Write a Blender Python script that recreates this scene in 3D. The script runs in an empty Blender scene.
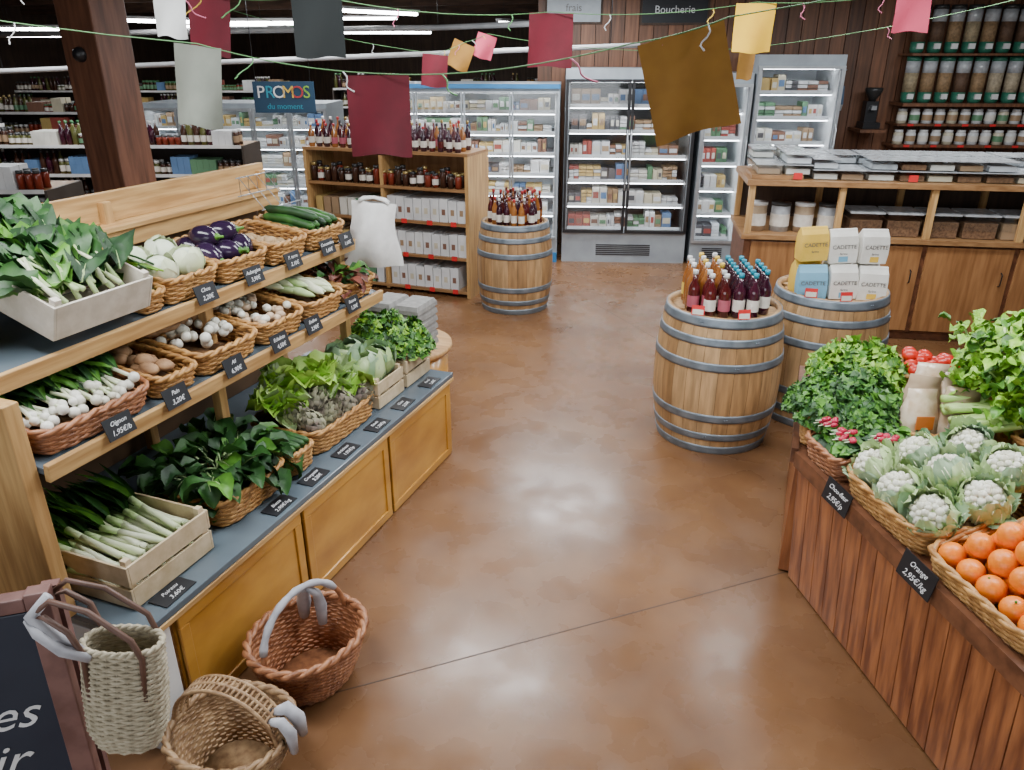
import bpy, math, random
from mathutils import Vector, Matrix, Euler
from math import sin, cos, pi, radians
R = random.Random(7)
U = R.uniform
# ------------------------------------------------------------------ materials
MC = {}
def mat(name, c1, c2=None, rough=.5, scale=6, st=(1,1,1), bump=0, metal=0, emis=0, coat=0, p=(.35,.65), detail=4):
    if name in MC: return MC[name]
    m = bpy.data.materials.new(name); m.use_nodes = True
    nt = m.node_tree; N = nt.nodes; L = nt.links
    b = N['Principled BSDF']
    b.inputs['Roughness'].default_value = rough
    b.inputs['Metallic'].default_value = metal
    b.inputs['Coat Weight'].default_value = coat
    c2 = c2 or tuple(x*.8 for x in c1)
    tc = N.new('ShaderNodeTexCoord'); mp = N.new('ShaderNodeMapping')
    mp.inputs['Scale'].default_value = st
    nz = N.new('ShaderNodeTexNoise'); nz.inputs['Scale'].default_value = scale; nz.inputs['Detail'].default_value = detail
    cr = N.new('ShaderNodeValToRGB')
    cr.color_ramp.elements[0].position = p[0]; cr.color_ramp.elements[1].position = p[1]
    cr.color_ramp.elements[0].color = (*c2, 1); cr.color_ramp.elements[1].color = (*c1, 1)
    L.new(tc.outputs['Object'], mp.inputs[0]); L.new(mp.outputs[0], nz.inputs['Vector'])
    L.new(nz.outputs[0], cr.inputs[0]); L.new(cr.outputs[0], b.inputs['Base Color'])
    if emis:
        L.new(cr.outputs[0], b.inputs['Emission Color']); b.inputs['Emission Strength'].default_value = emis
    if bump:
        bp = N.new('ShaderNodeBump'); bp.inputs['Strength'].default_value = bump; bp.inputs['Distance'].default_value = .01
        L.new(nz.outputs[0], bp.inputs['Height']); L.new(bp.outputs[0], b.inputs['Normal'])
    MC[name] = m
    return m
def glass(name, tint=(1,1,1), fac=.08):
    if name in MC: return MC[name]
    m = bpy.data.materials.new(name); m.use_nodes = True
    nt = m.node_tree; nt.nodes.clear()
    o = nt.nodes.new('ShaderNodeOutputMaterial'); mx = nt.nodes.new('ShaderNodeMixShader')
    t = nt.nodes.new('ShaderNodeBsdfTransparent'); g = nt.nodes.new('ShaderNodeBsdfGlossy')
    t.inputs[0].default_value = (*tint, 1); g.inputs['Roughness'].default_value = .05
    mx.inputs[0].default_value = fac
    nt.links.new(t.outputs[0], mx.inputs[1]); nt.links.new(g.outputs[0], mx.inputs[2]); nt.links.new(mx.outputs[0], o.inputs[0])
    MC[name] = m
    return m
# ------------------------------------------------------------------ builder
def RZ(a): return Matrix.Rotation(a, 4, 'Z')
def RX(a): return Matrix.Rotation(a, 4, 'X')
def RY(a): return Matrix.Rotation(a, 4, 'Y')
def T(x, y, z): return Matrix.Translation((x, y, z))
class B:
    def __init__(s): s.v = []; s.f = []; s.m = []; s.s = []; s.mats = []
    def mi(s, m):
        if m not in s.mats: s.mats.append(m)
        return s.mats.index(m)
    def add(s, vs, fs, m, M=None, smooth=False):
        o = len(s.v); k = s.mi(m)
        if M is not None: vs = [tuple(M @ Vector(v)) for v in vs]
        s.v += vs
        for f in fs:
            s.f.append(tuple(i+o for i in f)); s.m.append(k); s.s.append(smooth)
    def box(s, c, d, m, M=None, top=1.0):
        x, y, z = d[0]/2, d[1]/2, d[2]/2
        vs = [(-x,-y,-z),(x,-y,-z),(x,y,-z),(-x,y,-z),(-x*top,-y*top,z),(x*top,-y*top,z),(x*top,y*top,z),(-x*top,y*top,z)]
        vs = [(a+c[0], b+c[1], e+c[2]) for a,b,e in vs]
        s.add(vs, [(0,3,2,1),(4,5,6,7),(0,1,5,4),(1,2,6,5),(2,3,7,6),(3,0,4,7)], m, M)
    def b2(s, a, b, m, M=None):
        s.box([(a[i]+b[i])/2 for i in range(3)], [abs(b[i]-a[i]) for i in range(3)], m, M)
    def lathe(s, pr, m, M=None, seg=14, cap=True, ripple=0, rn=8):
        vs = []; n = len(pr)
        for r, z in pr:
            for k in range(seg):
                a = 2*pi*k/seg; q = r*(1+ripple*cos(rn*a))
                vs.append((q*cos(a), q*sin(a), z))
        fs = []
        for i in range(n-1):
            for k in range(seg):
                k2 = (k+1) % seg
                fs.append((i*seg+k, i*seg+k2, (i+1)*seg+k2, (i+1)*seg+k))
        if cap:
            fs.append(tuple(range(seg))[::-1]); fs.append(tuple((n-1)*seg+k for k in range(seg)))
        s.add(vs, fs, m, M, True)
    def ball(s, c, r, m, seg=12, rings=8, rad=None, rot=None, lump=0):
        rad = rad or (r, r, r); vs = []; fs = []
        for i in range(rings+1):
            t = pi*i/rings
            for k in range(seg):
                a = 2*pi*k/seg
                j = 1+(U(-lump, lump) if lump else 0)
                vs.append((rad[0]*sin(t)*cos(a)*j, rad[1]*sin(t)*sin(a)*j, -rad[2]*cos(t)*j))
        for i in range(rings):
            for k in range(seg):
                k2 = (k+1) % seg
                fs.append((i*seg+k, i*seg+k2, (i+1)*seg+k2, (i+1)*seg+k))
        M = T(*c) @ (rot or Matrix.Identity(4))
        s.add(vs, fs, m, M, True)
    def tube(s, pts, r, m, seg=6, M=None, rr=None, closed=False, smooth=True):
        pts = [Vector(p) for p in pts]; n = len(pts); vs = []
        prev = None
        for i, p in enumerate(pts):
            a = pts[i-1] if (i > 0 or closed) else p
            b = pts[(i+1) % n] if (i < n-1 or closed) else p
            d = (b-a)
            d = d.normalized() if d.length > 1e-9 else Vector((0,0,1))
            if prev is None:
                up = Vector((0,0,1)) if abs(d.z) < .9 else Vector((1,0,0))
                x = d.cross(up).normalized()
            else:
                x = prev - d*prev.dot(d)
                x = x.normalized() if x.length > 1e-6 else d.orthogonal().normalized()
            prev = x; y = d.cross(x)
            q = rr[i] if rr else r
            for k in range(seg):
                t = 2*pi*k/seg
                vs.append(tuple(p + x*(q*cos(t)) + y*(q*sin(t))))
        fs = []
        for i in range(n if closed else n-1):
            for k in range(seg):
                k2 = (k+1) % seg; j = (i+1) % n
                fs.append((i*seg+k, i*seg+k2, j*seg+k2, j*seg+k))
        if not closed:
            fs.append(tuple(range(seg))[::-1]); fs.append(tuple((n-1)*seg+k for k in range(seg)))
        s.add(vs, fs, m, M, smooth)
    def leaf(s, base, az, el, L, W, m, droop=1.0, ruf=.15, n=6, stem=None, cup=.25, sl=.25, pw=.8, twist=0, sf=.7):
        """curved ruffled leaf, with an optional stem"""
        p = Vector(base); e = el; side = Vector((-sin(az), cos(az), 0))
        side = (side + Vector((0,0,twist))).normalized()
        pts = []; st = L/n
        for i in range(n+1):
            d = Vector((cos(az)*cos(e), sin(az)*cos(e), sin(e)))
            pts.append((p.copy(), d)); p = p + d*st; e -= droop*st/L*1.2
        vs = []; fs = []; cols = 5
        for i, (q, d) in enumerate(pts):
            t = i/n
            w = W*(sin(pi*min(1, max(.03, (t-sl)/(1-sl)))**pw) if t > sl else .06)
            w = max(w, W*.05)
            nn = side.cross(d).normalized()*-1
            for k in range(cols):
                f = (k/(cols-1)-.5)*2
                h = cup*w*(f*f) + (U(-ruf, ruf)*w if abs(f) > .4 else 0)
                vs.append(tuple(q + side*(f*w*.5*(1+U(-ruf, ruf)*.5)) + nn*h))
        for i in range(n):
            for k in range(cols-1):
                a = i*cols+k
                fs.append((a, a+1, a+cols+1, a+cols))
        s.add(vs, fs, m, None, True)
        if stem:
            k = max(2, int(n*sf))
            s.tube([tuple(q[0]) for q in pts[:k+1]], .004, stem[0], 5, rr=[stem[1]*(1-.75*i/k) for i in range(k+1)])
    def build(s, name, M=None, parent=None, bevel=0):
        me = bpy.data.meshes.new(name); me.from_pydata(s.v, [], s.f)
        for m in s.mats: me.materials.append(m)
        me.polygons.foreach_set('material_index', s.m); me.polygons.foreach_set('use_smooth', s.s); me.update()
        o = bpy.data.objects.new(name, me); bpy.context.collection.objects.link(o)
        if parent: o.parent = parent
        if M is not None: o.matrix_local = M
        if bevel:
            md = o.modifiers.new('bevel', 'BEVEL'); md.width = bevel; md.segments = 2; md.limit_method = 'ANGLE'
        return o
def empty(name, M):
    e = bpy.data.objects.new(name, None); bpy.context.collection.objects.link(e); e.matrix_world = M; e.empty_display_size = .1
    return e
def text(s, parent, M, size, m, name='lettering', align='CENTER', ext=.0005, shear=0):
    c = bpy.data.curves.new(name, 'FONT'); c.body = s; c.size = size; c.align_x = align; c.align_y = 'CENTER'; c.extrude = ext; c.shear = shear
    c.resolution_u = 3
    c.materials.append(m)
    o = bpy.data.objects.new(name, c); bpy.context.collection.objects.link(o); o.parent = parent; o.matrix_local = M
    return o
# palette -----------------------------------------------------------------
pineY = mat('pine_grain_y', (.62,.39,.16), (.40,.22,.08), .42, 5, (9,.7,9), .08)
pineZ = mat('pine_grain_z', (.60,.37,.15), (.40,.22,.08), .42, 5, (9,9,.7), .08)
pineX = mat('pine_grain_x', (.58,.35,.15), (.38,.20,.08), .42, 5, (.7,9,9), .08)
honey = mat('honey_ply_panel', (.64,.33,.06), (.34,.14,.02), .28, 3.0, (1,1,2.0), .04, coat=.25, p=(.25,.7), detail=7)
greytop = mat('grey_laminate', (.12,.155,.18), (.09,.115,.14), .22, 3)
redwood = mat('red_stained_planks', (.38,.14,.05), (.15,.045,.018), .32, 6, (6,6,.5), .12, coat=.15)
redwoodd = mat('red_stained_frame', (.18,.07,.032), (.085,.032,.015), .4, 6, (3,3,3), .1)
browntop = mat('counter_oak', (.37,.20,.085), (.23,.115,.045), .4, 5, (.7,9,9), .08)
doorwood = mat('cabinet_door_oak', (.37,.18,.07), (.24,.105,.038), .36, 5, (6,6,.6), .06)
wick = mat('wicker_honey', (.54,.29,.09), (.30,.135,.035), .5, 40, bump=.2)
wickr = mat('wicker_reddish', (.44,.19,.085), (.22,.08,.033), .45, 40, bump=.2)
wickt = mat('wicker_tan', (.42,.27,.14), (.22,.12,.055), .5, 40, bump=.2)
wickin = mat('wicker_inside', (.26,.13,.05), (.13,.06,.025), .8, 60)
white = mat('white_paint', (.78,.77,.75), (.68,.67,.65), .5)
metal = mat('galvanised_hoop', (.24,.28,.32), (.15,.18,.21), .45, 14, metal=.55)
steel = mat('brushed_steel', (.50,.52,.54), (.38,.40,.42), .32, 8, metal=.6)
black = mat('black_plastic', (.012,.012,.014), (.008,.008,.01), .4)
slate = mat('chalk_slate', (.010,.012,.016), (.006,.007,.010), .5)
chalk = mat('chalk_white', (.75,.76,.78), (.6,.6,.6), .8)
redtag = mat('red_price_card', (.70,.03,.03), (.55,.02,.02), .5)
gdeep = mat('leaf_deep_green', (.018,.072,.014), (.007,.030,.008), .55, 14, bump=.4)
gdark = mat('leaf_dark_green', (.038,.135,.020), (.013,.055,.010), .52, 14, bump=.4)
gmid = mat('leaf_mid_green', (.10,.28,.025), (.038,.12,.012), .48, 14, bump=.3)
glight = mat('leaf_light_green', (.31,.55,.05), (.14,.33,.022), .45, 14, bump=.3)
glet = mat('lettuce_bright_green', (.50,.72,.13), (.28,.52,.06), .45, 12, bump=.3)
gpale = mat('leaf_pale_green', (.55,.68,.36), (.36,.50,.20), .48, 10, bump=.3)
gblue = mat('cabbage_blue_green', (.40,.53,.34), (.20,.33,.18), .5, 9, bump=.4)
gwhite = mat('stalk_white', (.76,.78,.60), (.60,.68,.40), .42, 8)
# ------------------------------------------------------------------ wicker
def perim(rx, ry, ex, N):
    P = []
    K = 400
    for k in range(K):
        a = 2*pi*k/K; c, s_ = cos(a), sin(a)
        P.append(Vector((rx*math.copysign(abs(c)**(2/ex), c), ry*math.copysign(abs(s_)**(2/ex), s_), 0)))
    D = [0]
    for k in range(K): D.append(D[-1]+(P[(k+1) % K]-P[k]).length)
    tot = D[-1]; out = []; j = 0
    for i in range(N):
        d = tot*i/N
        while D[j+1] < d: j += 1
        f = (d-D[j])/max(1e-9, D[j+1]-D[j])
        out.append(P[j].lerp(P[(j+1) % K], f))
    return out
def wicker(b, prof, ex, m, sr=.006, pitch=.028, M=None, rim=.011, inner=True, inm=None):
    """prof: list of (rx, ry, z) bottom -> top; woven strands round upright stakes"""
    def at(z):
        for i in range(len(prof)-1):
            a, c = prof[i], prof[i+1]
            if z <= c[2]+1e-9:
                f = (z-a[2])/(c[2]-a[2]); return a[0]+(c[0]-a[0])*f, a[1]+(c[1]-a[1])*f
        return prof[-1][:2]
    h = prof[-1][2]; per = 2*pi*math.sqrt((prof[-1][0]**2+prof[-1][1]**2)/2)
    ns = int(per/pitch/2)*2+1
    z = sr; row = 0
    while z < h-sr*.5:
        rx, ry = at(z); P = perim(rx, ry, ex, ns*2); pts = []
        for k, p in enumerate(P):
            nn = Vector((p.x/rx**2, p.y/ry**2, 0)).normalized()
            o = sr*.7*cos(pi*(k/2.0) + pi*row)
            pts.append((p.x+nn.x*o, p.y+nn.y*o, z+U(-.0006, .0006)))
        b.tube(pts, sr, m, 5, M, closed=True)
        z += sr*1.6; row += 1
    PP = [perim(rx, ry, ex, ns) for (rx, ry, zz) in prof]
    for k in range(0, ns):
        b.tube([(PP[i][k].x, PP[i][k].y, prof[i][2]) for i in range(len(prof))], sr*.55, m, 4, M)
    rx, ry = prof[-1][:2]; P = perim(rx, ry, ex, 72)
    for ph in (0, pi):
        pts = []
        for k, p in enumerate(P):
            nn = Vector((p.x/rx**2, p.y/ry**2, 0)).normalized(); a = k*2*pi/6+ph
            pts.append((p.x+nn.x*cos(a)*rim*.55, p.y+nn.y*cos(a)*rim*.55, h+sin(a)*rim*.55))
        b.tube(pts, rim*.75, m, 6, M, closed=True)
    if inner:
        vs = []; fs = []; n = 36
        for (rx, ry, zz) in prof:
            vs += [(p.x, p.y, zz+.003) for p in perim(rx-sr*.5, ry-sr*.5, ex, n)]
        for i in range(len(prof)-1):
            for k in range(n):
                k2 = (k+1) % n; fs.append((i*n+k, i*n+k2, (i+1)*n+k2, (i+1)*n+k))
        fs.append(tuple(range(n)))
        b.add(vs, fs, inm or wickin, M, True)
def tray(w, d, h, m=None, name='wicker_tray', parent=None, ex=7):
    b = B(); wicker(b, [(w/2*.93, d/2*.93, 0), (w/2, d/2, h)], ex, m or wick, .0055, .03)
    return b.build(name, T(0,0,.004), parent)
def crate(w, d, h, m, parent, name='slatted_crate', slats=2):
    b = B(); t = .008
    for s_ in (-1, 1):
        for i in range(slats):
            sh = h/slats-.012; z = .006+i*h/slats+sh/2
            b.box((0, s_*(d/2-t/2), z), (w, t, sh), m)
            b.box((s_*(w/2-t/2), 0, z), (t, d-2*t-.001, sh), m)
    for a in (-1, 1):
        for c in (-1, 1):
            b.box((a*(w/2-t-.012), c*(d/2-t-.012), h/2+.005), (.022, .022, h+.01), m)
    n = 5
    for i in range(n): b.box((-w/2+w*(i+.5)/n, 0, .004), (w/n-.01, d-.02, .006), m)
    return b.build(name, None, parent, .0015)
# ------------------------------------------------------------------ produce
def fill(w, d, n):
    return [(U(-w/2, w/2), U(-d/2, d/2)) for _ in range(n)]
def leafy(b, w, d, z, n, L, W, ms, el=(.2,1.3), droop=1.4, ruf=.15, stem=None, cup=.25, az=None, sl=.25):
    for x, y in fill(w, d, n):
        a = math.atan2(y, x)+U(-.7, .7) if az is None else az+U(-.5, .5)
        b.leaf((x, y, z+U(0, .03)), a, U(*el), L*U(.75, 1.15), W*U(.75, 1.2), R.choice(ms), droop*U(.7, 1.3), ruf, stem=stem, cup=cup, sl=sl)
def curly(b, w, d, z, h, n, ms, s=.018):
    for i in range(n):
        a = U(0, 2*pi); q = math.sqrt(U(0, 1)); x, y = q*cos(a)*w/2, q*sin(a)*d/2
        zz = z+h*math.sqrt(max(0, 1-q*q*.85))*U(.55, 1.05)*(1+.22*sin(x*38)*cos(y*33))
        c = Vector((x, y, zz)); nrm = Vector((x*2/w, y*2/d, .8)) + Vector((U(-.8,.8), U(-.8,.8), U(-.5,.5))); nrm.normalize()
        u_ = nrm.orthogonal().normalized(); v_ = nrm.cross(u_); k = 7; vs = [tuple(c)]; ph = U(0, 6); sz = s*U(.7,1.3)
        for j in range(k):
            t = ph+2*pi*j/k; r = sz*(1.25 if j % 2 else .65)*U(.8, 1.2)
            vs.append(tuple(c+u_*cos(t)*r+v_*sin(t)*r+nrm*U(-.5, .5)*s))
        b.add(vs, [(0, 1+j, 1+(j+1) % k) for j in range(k)], R.choice(ms), None, True)
def cabbage(b, c, r, core, outer, n=9, flare=1.0, rot=None, rag=1.0):
    c = Vector(c); rot = rot or Euler((U(-.5,.5), U(-.5,.5), U(0,6))).to_matrix().to_4x4()
    if core: b.ball(c, r*.86, core, 14, 10, rot=rot, lump=.03)
    for i in range(n):
        a = 2*pi*i/n*1.7+U(-.3, .3); lift = .35+.65*(i/n)
        rows = 7; cols = 9; vs = []; fs = []
        for j in range(rows):
            th_ = -1.25+(1.25+lift+.25)*j/(rows-1)
            for k in range(cols):
                f = (k/(cols-1)-.5)*2
                wdt = .95*sin(pi*(.15+.8*j/(rows-1)))**.6
                ph = a+f*wdt
                rr = r*(.90+.05*(i % 3))+(.07*r*(j/(rows-1))**3)*(2.2 if i < n*.5 else 1)*flare + (U(-.05,.07)*r*rag if (abs(f) > .6 or j == rows-1) else U(-.015,.015)*r)
                if abs(f) < .1: rr += .02*r
                vs.append((rr*cos(th_)*cos(ph), rr*cos(th_)*sin(ph), rr*sin(th_)))
        for j in range(rows-1):
            for k in range(cols-1):
                q = j*cols+k; fs.append((q, q+1, q+cols+1, q+cols))
        b.add(vs, fs, R.choice(outer), T(*c) @ rot, True)
curd = mat('cauliflower_curd', (.80,.79,.68), (.64,.62,.48), .65, 40, bump=.4)
def cauliflower(b, c, r):
    """white curd showing between upright, ragged ribbed leaves"""
    ax = Euler((U(.1,.8), U(-.4,.4), U(-.5,.5))).to_matrix().to_4x4(); M = T(*c) @ ax
    for i in range(34):
        t = math.acos(1-i/34*.8); a = i*2.4; q = r*.70
        p = M @ Vector((q*sin(t)*cos(a), q*sin(t)*sin(a), q*cos(t)*.95+r*.05)); b.ball(p, r*.17*U(.85,1.15), curd, 7, 5, lump=.1)
    b.ball(M @ Vector((0,0,-r*.05)), r*.74, gpale, 12, 8)
    n = 16
    for i in range(n):
        a = 2*pi*i/n*2.2+U(-.2,.2); rows, cols = 8, 9; vs = []; fs = []; inner_ = i >= 6
        top = U(.42,.98) if inner_ else U(.15,.6); mm = R.choice([gpale,gblue,gpale] if inner_ else [gblue,gblue,gpale]); fl_ = U(.5,1.6)
        for j in range(rows):
            t = j/(rows-1); th_ = -1.2+(1.2+top)*t
            R_ = r*(.84+.04*(i % 4)) + (r*.20*max(0,t-.6)/.4*(1.8*fl_ if not inner_ else .6*fl_))
            for k in range(cols):
                f = (k/(cols-1)-.5)*2; wd = .62*sin(pi*(.12+.80*t))**.7
                ph = a+f*wd/max(.45,cos(th_*.75)); rg = U(-.09,.13)*r if (abs(f) > .7 or j >= rows-1) else U(-.02,.02)*r
                rr = R_+rg+(.035*r if abs(f) < .1 else 0)+(.02*r if k % 2 else 0)
                vs.append((rr*cos(th_)*cos(ph), rr*cos(th_)*sin(ph), rr*sin(th_)))
        for j in range(rows-1):
            for k in range(cols-1):
                o = j*cols+k; fs.append((o,o+1,o+cols+1,o+cols))
        b.add(vs, fs, mm, M, True)
        mid = [Vector(vs[j*cols+4])*1.01 for j in range(rows-1)]; b.tube([tuple(M @ v) for v in mid], .003, gwhite, 5, rr=[r*.07*(1-.12*j) for j in range(rows-1)])
def artichoke(b, c, r, ms, axis=None):
    rot = axis or Euler((U(-.6,.6), U(-.2,.9), U(0,6))).to_matrix().to_4x4(); M = T(*c) @ rot
    b.lathe([(.2*r,-r*.9),(.85*r,-r*.5),(.9*r,0),(.6*r,r*.6),(.1*r,r)], ms[0], M, 12)
    for ring in range(7):
        n = 9-ring//2; zz = -r*.75+ring*r*.27
        for k in range(n):
            a = 2*pi*(k+.5*(ring % 2))/n; rr = r*math.sqrt(max(.05, 1-(zz/r)**2))*.92; w = r*.42; h = r*.62
            ca, sa = cos(a), sin(a)
            vs = []
            for (f, t, o) in ((-.5,0,0),(.5,0,0),(-.55,.5,.10),(.55,.5,.10),(0,1,.06),(0,.4,.2)):
                q = rr*(1-.25*t*(ring/5))+o*r
                vs.append((q*ca-sa*f*w, q*sa+ca*f*w, zz+t*h))
            b.add(vs, [(0,1,5),(0,5,2),(1,3,5),(2,5,4),(5,3,4)], R.choice(ms), M, True)
def leek(b, p, az, L=.45, r=.014, droop=.5, el=.12, wl=.45, gm=None):
    p = Vector(p); d = Vector((cos(az)*cos(el), sin(az)*cos(el), sin(el)))
    pts = [p+d*(L*wl*i/4) for i in range(5)]
    b.tube(pts, r, gwhite, 8, rr=[r*1.15, r*1.1, r, r, r*1.05])
    for k in range(8):
        b.tube([p, p-d*.018+Vector((U(-.012,.012), U(-.012,.012), U(-.01,.01)))], .0012, gwhite, 3)
    q = pts[-1]; q2 = q+d*L*.12
    b.tube([q, q2], r, gpale, 8, rr=[r*1.05, r*1.2])
    for k in range(5):
        b.leaf(tuple(q2-d*.02), az+U(-.25,.25), el+U(-.05,.35), L*U(.4,.6), r*3.0, gm or R.choice([gdeep, gdark, gdark, gmid]), droop*U(.6,1.6), .05, 5, sl=0, cup=.5, pw=.5)
# ================================================================= CAMERA
cam = bpy.data.cameras.new('camera'); co = bpy.data.objects.new('camera', cam); bpy.context.collection.objects.link(co)
cam.sensor_width = 36; cam.lens = 36*760/1024
co.matrix_world = T(0,0,2.0) @ RZ(radians(21)) @ RX(radians(90-23.5))
bpy.context.scene.camera = co
# ================================================================= ROOM
fl = mat('polished_ochre_concrete', (.215,.105,.044), (.130,.060,.025), .2, 1.5, bump=.0, coat=.0, p=(.28,.72), detail=12)
nt = fl.node_tree; N = nt.nodes; bs = N['Principled BSDF']; bs.inputs['Specular IOR Level'].default_value = .5
n2 = N.new('ShaderNodeTexNoise'); n2.inputs['Scale'].default_value = 5; n2.inputs['Detail'].default_value = 8
tcf = N.new('ShaderNodeTexCoord'); nt.links.new(tcf.outputs['Object'], n2.inputs['Vector'])
mr = N.new('ShaderNodeMapRange'); mr.inputs['From Min'].default_value = .3; mr.inputs['From Max'].default_value = .7; mr.inputs['To Min'].default_value = .20; mr.inputs['To Max'].default_value = .36
nt.links.new(n2.outputs[0], mr.inputs[0]); nt.links.new(mr.outputs[0], bs.inputs['Roughness'])
n3 = N.new('ShaderNodeTexNoise'); n3.inputs['Scale'].default_value = 4.5; n3.inputs['Detail'].default_value = 12; n3.inputs['Roughness'].default_value = .65
nt.links.new(tcf.outputs['Object'], n3.inputs['Vector'])
r3 = N.new('ShaderNodeValToRGB'); r3.color_ramp.elements[0].position = .34; r3.color_ramp.elements[1].position = .60
r3.color_ramp.elements[0].color = (.82,.78,.75,1); r3.color_ramp.elements[1].color = (1,1,1,1); nt.links.new(n3.outputs[0], r3.inputs[0])
mxc = N.new('ShaderNodeMix'); mxc.data_type = 'RGBA'; mxc.blend_type = 'MULTIPLY'; mxc.inputs[0].default_value = 1
src = bs.inputs['Base Color'].links[0].from_socket
nt.links.new(src, mxc.inputs[6]); nt.links.new(r3.outputs[0], mxc.inputs[7]); nt.links.new(mxc.outputs[2], bs.inputs['Base Color'])
b = B(); b.b2((-14,-3,-.1), (6,16,0), fl); b.build('floor')
cd = mat('dark_ceiling', (.035,.03,.027), (.02,.018,.016), .8)
b = B(); b.b2((-14,-3,2.9), (6,16,3.0), cd); b.build('ceiling')
bm_ = mat('ceiling_beam_wood', (.10,.05,.03), (.05,.025,.015), .7, 4, (1,6,6))
for y in (-1, 1.5, 4, 6.5, 9, 11.2, 13.4):
    b = B(); b.b2((-14,y,2.66), (6,y+.14,2.899), bm_); b.build('ceiling_beam')
dw = mat('dark_timber_wall', (.07,.04,.025), (.04,.022,.014), .7, 4, (6,6,.7))
b = B(); b.b2((-14,15.9,0), (6,16,2.9), dw); b.build('wall_far')
b = B(); b.b2((-14,-3,0), (-13.9,16,2.9), dw); b.build('wall_left')
pw_ = mat('plaster_wall', (.55,.54,.52), None, .8)
b = B(); b.b2((5.9,-3,0), (6,16,2.9), pw_); b.build('wall_right')
b = B(); b.b2((-14,-3.1,0), (6,-3,2.9), pw_); b.build('wall_front')
FB = T(-2.3,7.55,0) @ RZ(radians(17))     # fridge-row frame
ww = [mat('wall_board_%d' % i, c, tuple(x*.5 for x in c), .5, 4, (8,8,.5), .1) for i, c in enumerate(((.19,.078,.036),(.14,.058,.028),(.24,.10,.048)))]
b = B(); b.b2((-.35,.9,0), (8.2,1.0,2.9), dw)
x = -.35
while x < 8.1:
    b.b2((x+.004,.872,0), (x+.146,.899,2.88), R.choice(ww)); x += .15
b.build('wall_back', FB)
# floor joints
jm = mat('joint_dark', (.05,.025,.015), None, .6)
b = B()
def joint(p, q):
    a = Vector((*p,0)); c = Vector((*q,0)); d = c-a; M = T(*a) @ RZ(math.atan2(d.y, d.x)); b.b2((0,-.0024,.0), (d.length,.0024,.0006), jm, M)
joint((-1.6,1.32), (.2,2.92)); joint((-3.3,7.95), (.05,4.52))
b.build('floor_joint')
# ================================================================= PRODUCE DISPLAY (left)
b = B()
X0 = -1.62; XB = -2.5; Y0 = 1.22; Y1 = 3.33; ZB = .47
b.b2((XB,Y0,.445), (X0+.01,Y1,ZB), greytop)
b.b2((X0-.012,Y0,.425), (X0+.014,Y1,.4449), pineY)
b.b2((XB,Y0+.02,.06), (X0-.03,Y1-.01,.4445), pineY)
b.b2((XB,Y0,.0), (X0-.05,Y0+.03,.4245), white); b.b2((X0-.05,Y0,0), (X0-.004,Y0+.11,.4248), white)
b.b2((XB,Y1-.03,.0), (X0-.01,Y1,.4245), honey)
for y0, y1 in ((1.36,1.99), (2.01,2.65), (2.67,3.30)):
    b.b2((X0-.035,y0,.005), (X0-.008,y1,.415), honey)
    for a, c in (((X0-.02,y0,.37),(X0,y1,.415)), ((X0-.02,y0,.005),(X0,y1,.045)), ((X0-.02,y0,.045),(X0,y0+.04,.37)), ((X0-.02,y1-.04,.045),(X0,y1,.37))):
        b.b2(a, c, honey)
S = [(-1.84,.965), (-1.97,1.2)]; TL = radians(7); SY0, SY1 = 1.2, 3.04
for xf, z in S:
    M = T(xf,0,z) @ RY(TL)
    b.b2((-.44,SY0+.03,-.022), (-.002,SY1,0), greytop, M)
    b.b2((-.001,SY0+.03,-.042), (.018,SY1,.012), pineY, M)
    for y in (SY0+.3,2.1,SY1-.04): b.b2((-.44,y,-.05), (-.01,y+.03,-.0221), pineX, M)
b.b2((-2.5,SY0-.02,ZB), (-1.86,SY0+.028,1.165), pineZ)
b.b2((-2.5,SY0-.02,1.165), (-1.99,SY0+.028,1.3), pineZ)
for y in (2.1, SY1-.04):
    b.b2((-2.06,y,ZB), (-2.02,y+.04,1.17), pineZ)
    b.b2((-2.46,y,ZB), (-2.42,y+.04,1.5), pineZ)
b.b2((-2.47,1.22,1.42), (-2.445,SY1+.02,1.53), pineY)
b.b2((-2.40,1.22,1.335), (-2.375,SY1+.02,1.415), pineY)
b.b2((-2.47,1.22,1.40), (-2.36,SY1+.02,1.42), pineY)
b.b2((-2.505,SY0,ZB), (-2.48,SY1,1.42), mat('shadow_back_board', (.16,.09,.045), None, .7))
b.build('produce_display_shelf', None, None, .003)
b = B()
b.lathe([(.27,0),(.27,.43)], honey, T(-2.09,3.64,0), 32); b.lathe([(.29,.4301),(.30,.45),(.295,.47)], pineX, T(-2.09,3.64,0), 32)
b.build('round_end_table')
b = B(); ec = mat('egg_carton_pulp', (.30,.29,.27), (.22,.21,.20), .9, 30)
for i in range(6):
    for j in range(2):
        z = .472+i*.045; x = -1.96-j*.17; b.box((x,3.60,z+.011), (.155,.24,.022), ec, top=.97); b.box((x,3.60,z+.033), (.15,.235,.022), ec, top=.88)
b.build('egg_carton_stack')
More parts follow.
